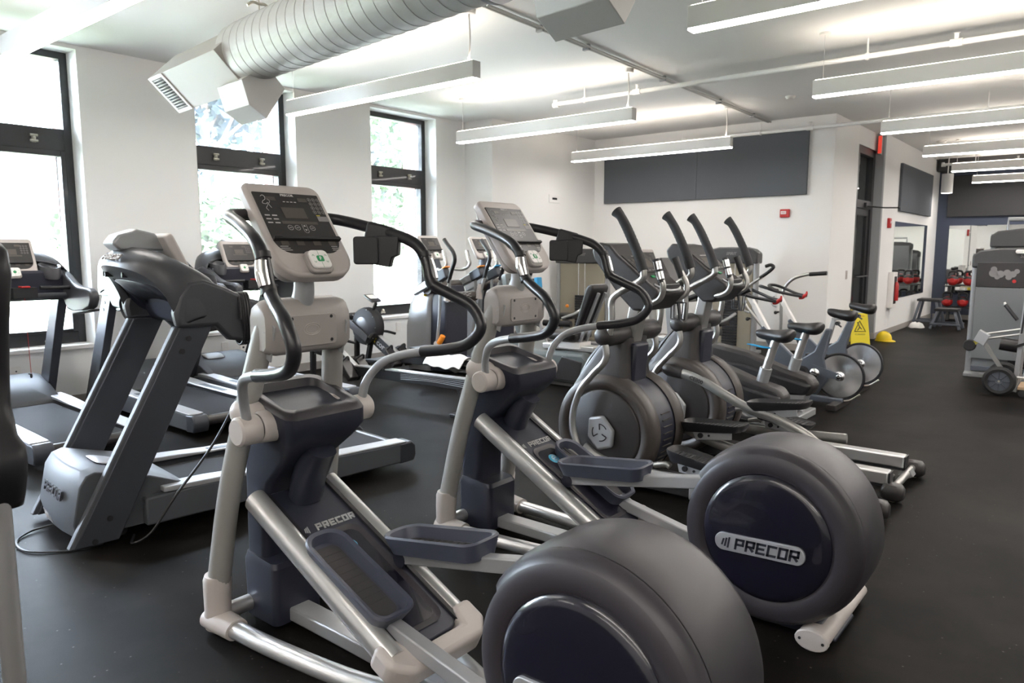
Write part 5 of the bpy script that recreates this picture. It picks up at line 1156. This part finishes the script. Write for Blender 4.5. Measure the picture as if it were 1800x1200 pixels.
part('deck_rail', G().cyl((.16, .0, .22), (.8, .0, .22), .015, 8), 'silver', t)
part('front_caster', G().lathe([(0, -.02), (.04, -.02), (.045, 0), (.04, .02), (0, .02)], (.22, .02, .045), 'y', 18), 'tyre', t)
part('black_clamp', G().beam((.13, .0, .56), (.22, .0, .60), .03, .03), 'black', t)

# ---------------------------------------------------------------- far corner: kettlebells, benches, sign, hat
def rack():
    t = thing('kettlebell_rack', 'two-tier dark rack with chrome edge along blue back wall', 'weight rack', (-2.95, 19.45, 0))
    for z in (.32, .80):
        part('shelf', G().box(0, 3.4, -.16, .16, z - .02, z), 'black', t, bevel=.004); part('shelf_edge', G().box(.35, 3.4, -.175, -.16, z - .03, z - .001), 'chrome' if z > .5 else 'black', t)
    for x in (.1, 1.15, 2.3, 3.35): part('rack_leg', G().box(x - .03, x + .03, .0, .12, 0, .785), 'machine_shroud', t, bevel=.004)
    return t
rack()
def kettlebell(loc, label):
    t = thing('kettlebell', label, 'kettlebell', loc, 0, 'red kettlebells on the back rack')
    part('bell_body', G().ball((0, 0, .115), .115, 18, (1, 1, 1)), 'red', t)
    part('bell_ring', G().lathe([(0, -.116), (.05, -.112), (.06, -.10)], (0, 0, .115), 'y', 20), 'red', t)
    part('bell_handle', G().tube([(-.075, 0, .20), (-.085, 0, .27), (-.05, 0, .315), (.05, 0, .315), (.085, 0, .27), (.075, 0, .20)], .024, 12, 5), 'black', t)
    part('bell_shoulder', G().lathe([(.10, .15), (.112, .155), (.105, .18), (.07, .215), (0, .22)], (0, 0, 0), 'z', 20), 'black', t)
    return t
k0 = kettlebell((-2.78, 19.42, .802), 'red kettlebell with black handle on the upper rack tier, leftmost')
PL = ['second from left', 'third from left', 'fourth from left, beside the weight machine', 'fifth from left, behind the weight machine']
for i in range(1, 5): dup(k0, (-2.78 + .31 * i, 19.42, .802), .0, 'red kettlebell on the upper rack tier, ' + PL[i - 1])
PL2 = ['leftmost, behind the benches', 'second from left', 'third from left', 'fourth from left', 'fifth, beside the weight machine']
for i in range(5): dup(k0, (-2.86 + .31 * i, 19.40, .322), .0, 'red kettlebell on the lower rack tier, ' + PL2[i])
def bench(loc, w, d, h, label):
    t = thing('plyometric_platform', label, 'step platform', loc, 0, 'grey steel step platforms')
    part('top_pad', G().prism(rrect(w, d, .02, 3), h - .05, h, 'z'), 'black_matte', t, bevel=.006)
    part('pad_surface', G().prism(rrect(w - .04, d - .04, .02, 3), h, h + .004, 'z'), 'tread_rubber', t)
    for sx in (-1, 1):
        for sy in (-1, 1): part('leg', G().beam((sx * (w / 2 - .06), sy * (d / 2 - .05), h - .05), (sx * (w / 2 + .05), sy * (d / 2 + .03), .02), .05, .05, (0, 1, 0)), 'keiser_grey', t, bevel=.006)
    for sy in (-1, 1): part('floor_rail', G().beam((-(w / 2 + .06), sy * (d / 2 + .03), .12), ((w / 2 + .06), sy * (d / 2 + .03), .12), .04, .04), 'keiser_grey', t, bevel=.006)
    return t
bench((-2.93, 17.7, 0), .42, .45, .58, 'taller grey steel step platform beside the side mirror')
bench((-2.50, 17.1, 0), .42, .42, .43, 'shorter grey steel step platform in front of the taller one')
g = G(); rows = []
for i in range(12):
    a = 2 * math.pi * i / 12
    rows.append([(.0 + r * 1.5 * math.cos(a) * (1 + .12 * math.sin(3 * a)), r * .8 * math.sin(a), h + .012 * math.sin(5 * a + 40 * r)) for r, h in ((.02, .13), (.09, .14), (.15, .10), (.19, .05), (.21, .004))])
rows.append(rows[0])
tag(part('folded_cloth', G().loft([[(x * .5 - 3.05, y * .8 + 17.1, z * .8) for x, y, z in r] for r in rows], closed=False, cap=False), 'cloth_white', ang=80), 'white cloth bundle on floor at the corridor baseboard', 'cloth')
t = thing('sandals', 'pair of black sandals on the floor near the rack', 'shoes', (-2.24, 17.6, 0))
for x in (-.08, .10): part('sandal', G().prism(rrect(.10, .25, .045, 5, x, 0), 0, .03, 'z').tube([(x - .05, .05, .03), (x, .06, .09), (x + .05, .05, .03)], .018, 8, 4), 'black', t, bevel=.006)
t = thing('wet_floor_sign', 'yellow folding wet floor sign standing behind the spin bikes', 'floor sign', (-3.23, 13.2, 0), R_(36))
for s in (-1, 1):
    T = frame((0, s * -.16, 0) if s == 1 else (0, .16, 0), (1, 0, 0), (0, .24 if s == 1 else -.24, 1))
    g = G(T).prism([(-.16, 0), (-.10, 0), (-.08, .05), (.08, .05), (.10, 0), (.16, 0), (.135, .60), (.11, .64), (.06, .645), (.055, .60), (-.055, .60), (-.06, .645), (-.11, .64), (-.135, .60)], -.006, .006, 'z')
    sh = part('sign_board', g, 'sign_yellow', t, bevel=.003)
    if s == 1:
        k = G(T); z0 = 0
        k.tube([(-.09, .26, .008), (0, .44, .008), (.09, .26, .008), (-.09, .26, .008)], .007, 6, 1)
        k.tube([(-.02, .38, .008), (.0, .33, .008), (.03, .30, .008)], .007, 6, 1).tube([(0, .33, .008), (-.04, .28, .008)], .007, 6, 1).ball((-.03, .405, .008), .012, 8)
        part('slip_symbol', k, 'black', sh)
        text('lettering', 'CUIDADO', .036, T @ Matrix.Translation((0, .21, .007)), 'black', sh, .0005)
        text('lettering', 'CAUTION', .036, T @ Matrix.Translation((0, .52, .007)), 'red', sh, .0005)
t = thing('hard_hat', 'yellow hard hat lying at the foot of the grey pier', 'hard hat', (-3.03, 14.2, 0), R_(-20)); t.scale = (.85, .85, .85)
part('hat_shell', G().lathe([(.155, .0), (.15, .06), (.13, .12), (.09, .165), (.04, .185), (0, .19)], (0, 0, .015), 'z', 28), 'yellow', t)
part('hat_brim', G().loft([[(1.0 * r * math.cos(a) + (.06 * k if math.cos(a) > 0 else 0), r * .95 * math.sin(a), z) for a in [2 * math.pi * q / 28 for q in range(28)]] for r, z, k in ((.14, .03, 0), (.165, .02, .6), (.175, .005, 1))], cap=False), 'yellow', t, solid=.005)
part('hat_ridge', G().tube([(-.13, 0, .10), (-.06, 0, .185), (.06, 0, .19), (.13, 0, .11)], .014, 8, 5), 'yellow', t)
part('hat_sticker', G(frame((.07, -.112, .10), (.85, .5, 0), (-.1, .45, 1))).prism(circ(.03, 14), .0, .004, 'z'), 'magenta', t)

# black padded post on a silver tube, cropped by the left edge
t = thing('training_post', 'black padded upright on a silver tube at the left edge', 'exercise machine', (-2.142, .578, 0))
part('silver_tube', G().cyl((-.05, 0, .03), (-.045, 0, .98), .027, 18), 'silver', t)
part('black_column', G().loft([[(p[0], p[1], z) for p in rrect(w, .12, .03, 4, c, 0)] for z, c, w in ((.93, -.09, .11), (.96, -.09, .15), (1.02, -.08, .19), (1.07, -.075, .20), (1.10, -.08, .19), (1.12, -.10, .13), (1.20, -.12, .10), (1.30, -.115, .12), (1.42, -.10, .15), (1.54, -.075, .19), (1.60, -.08, .17), (1.62, -.10, .11))]), 'black', t, ang=60)
part('base_plate', G().lathe([(0, 0), (.16, 0), (.16, .015), (.04, .03), (0, .03)], (-.05, 0, 0), 'z', 28), 'black', t)

# ================================================================ OUTSIDE
struct('terrain_ground', G()._a([(-9.0, -12, -.25), (-9.0, 40, -.25), (-12.5, 40, -.15), (-12.5, -12, -.15)], [(0, 1, 2, 3)]), 'concrete', smooth=False)
g = G(); rows = []
for i in range(16):
    x = -12.5 - i * 2.2; rows.append([(x, -14 + j * 4, -.15 + .085 * i * i * .25 + .25 * math.sin(j * 1.3 + i)*(i > 1)) for j in range(18)])
o = part('grass_slope', g.loft(rows, closed=False, cap=False), 'grass'); o['kind'] = 'structure'
tag(part('retaining_wall', G().box(-15.2, -14.7, 9.5, 26, -.2, .75), 'retaining', bevel=.03), 'low pale stone retaining wall outside the third window', 'wall')
for i, (a, b) in enumerate(WIN):
    o = struct('trim_%d' % (i + 1), G().box(XW - .75, XW - .45, b, b + .35, -.25, HC).box(XW - .75, XW - .45, a - .35, a, -.25, HC), 'brick', smooth=False)
t = thing('outdoor_unit', 'white air conditioning box outside the leftmost window', 'air conditioner', (-9.5, 2.05, -.25))
part('unit_body', G().box(-.3, .3, -.5, .75, 0, 1.25), 'stone_white', t, bevel=.02)
g = G()
for k in range(3): g.box(.30, .305, -.4, .55, .35 + k * .3, .40 + k * .3)
part('unit_grille', g, 'concrete', t)
t = thing('outdoor_boulder', 'pale rounded white object outside the second window', 'rock', (-11.6, 5.75, -.2)); part('stone', G().loft([[(p[0], p[1], z) for p in rrect(w, w, .12, 5)] for z, w in ((0, .9), (.5, .95), (1.0, .9), (1.02, .6), (1.25, .75), (1.7, .7), (1.85, .45))]), 'stone_white', t, ang=60)
def tree(x, y, z, h, r, seed, mt, label, n=2600, s=.16):
    rnd = random.Random(seed)
    t = thing('leafy_tree', label, 'tree', (x, y, z), 0, 'trees outside the windows')
    g = G().tube([(0, 0, 0), (.1, .05, h * .4), (0, .1, h * .75)], [.16, .11, .05], 8, 3)
    for k in range(6):
        a = k * 1.05; g.tube([(.05, .05, h * (.35 + .06 * k)), (r * .6 * math.cos(a), r * .6 * math.sin(a), h * (.55 + .07 * k))], [.06, .02], 6, 1)
    part('trunk', g, 'bark', t)
    cl = [(rnd.uniform(-.7, .7) * r, rnd.uniform(-.7, .7) * r, h * rnd.uniform(.35, .95), r * rnd.uniform(.35, .6)) for _ in range(9)]
    g = G()
    for k in range(n):
        c = cl[k % 9]
        v = Vector((rnd.gauss(0, 1), rnd.gauss(0, 1), rnd.gauss(0, .8))).normalized() * c[3] * (rnd.random() ** .4)
        p = Vector(c[:3]) + v; a = Vector((rnd.gauss(0, 1), rnd.gauss(0, 1), rnd.gauss(0, 1))).normalized() * s; b = a.cross(Vector((rnd.gauss(0, 1), rnd.gauss(0, 1), rnd.gauss(0, 1)))).normalized() * s * .6
        g._a([p - a, p + b, p + a, p - b], [(0, 1, 2, 3)])
    part('foliage', g, mt, t, smooth=False)
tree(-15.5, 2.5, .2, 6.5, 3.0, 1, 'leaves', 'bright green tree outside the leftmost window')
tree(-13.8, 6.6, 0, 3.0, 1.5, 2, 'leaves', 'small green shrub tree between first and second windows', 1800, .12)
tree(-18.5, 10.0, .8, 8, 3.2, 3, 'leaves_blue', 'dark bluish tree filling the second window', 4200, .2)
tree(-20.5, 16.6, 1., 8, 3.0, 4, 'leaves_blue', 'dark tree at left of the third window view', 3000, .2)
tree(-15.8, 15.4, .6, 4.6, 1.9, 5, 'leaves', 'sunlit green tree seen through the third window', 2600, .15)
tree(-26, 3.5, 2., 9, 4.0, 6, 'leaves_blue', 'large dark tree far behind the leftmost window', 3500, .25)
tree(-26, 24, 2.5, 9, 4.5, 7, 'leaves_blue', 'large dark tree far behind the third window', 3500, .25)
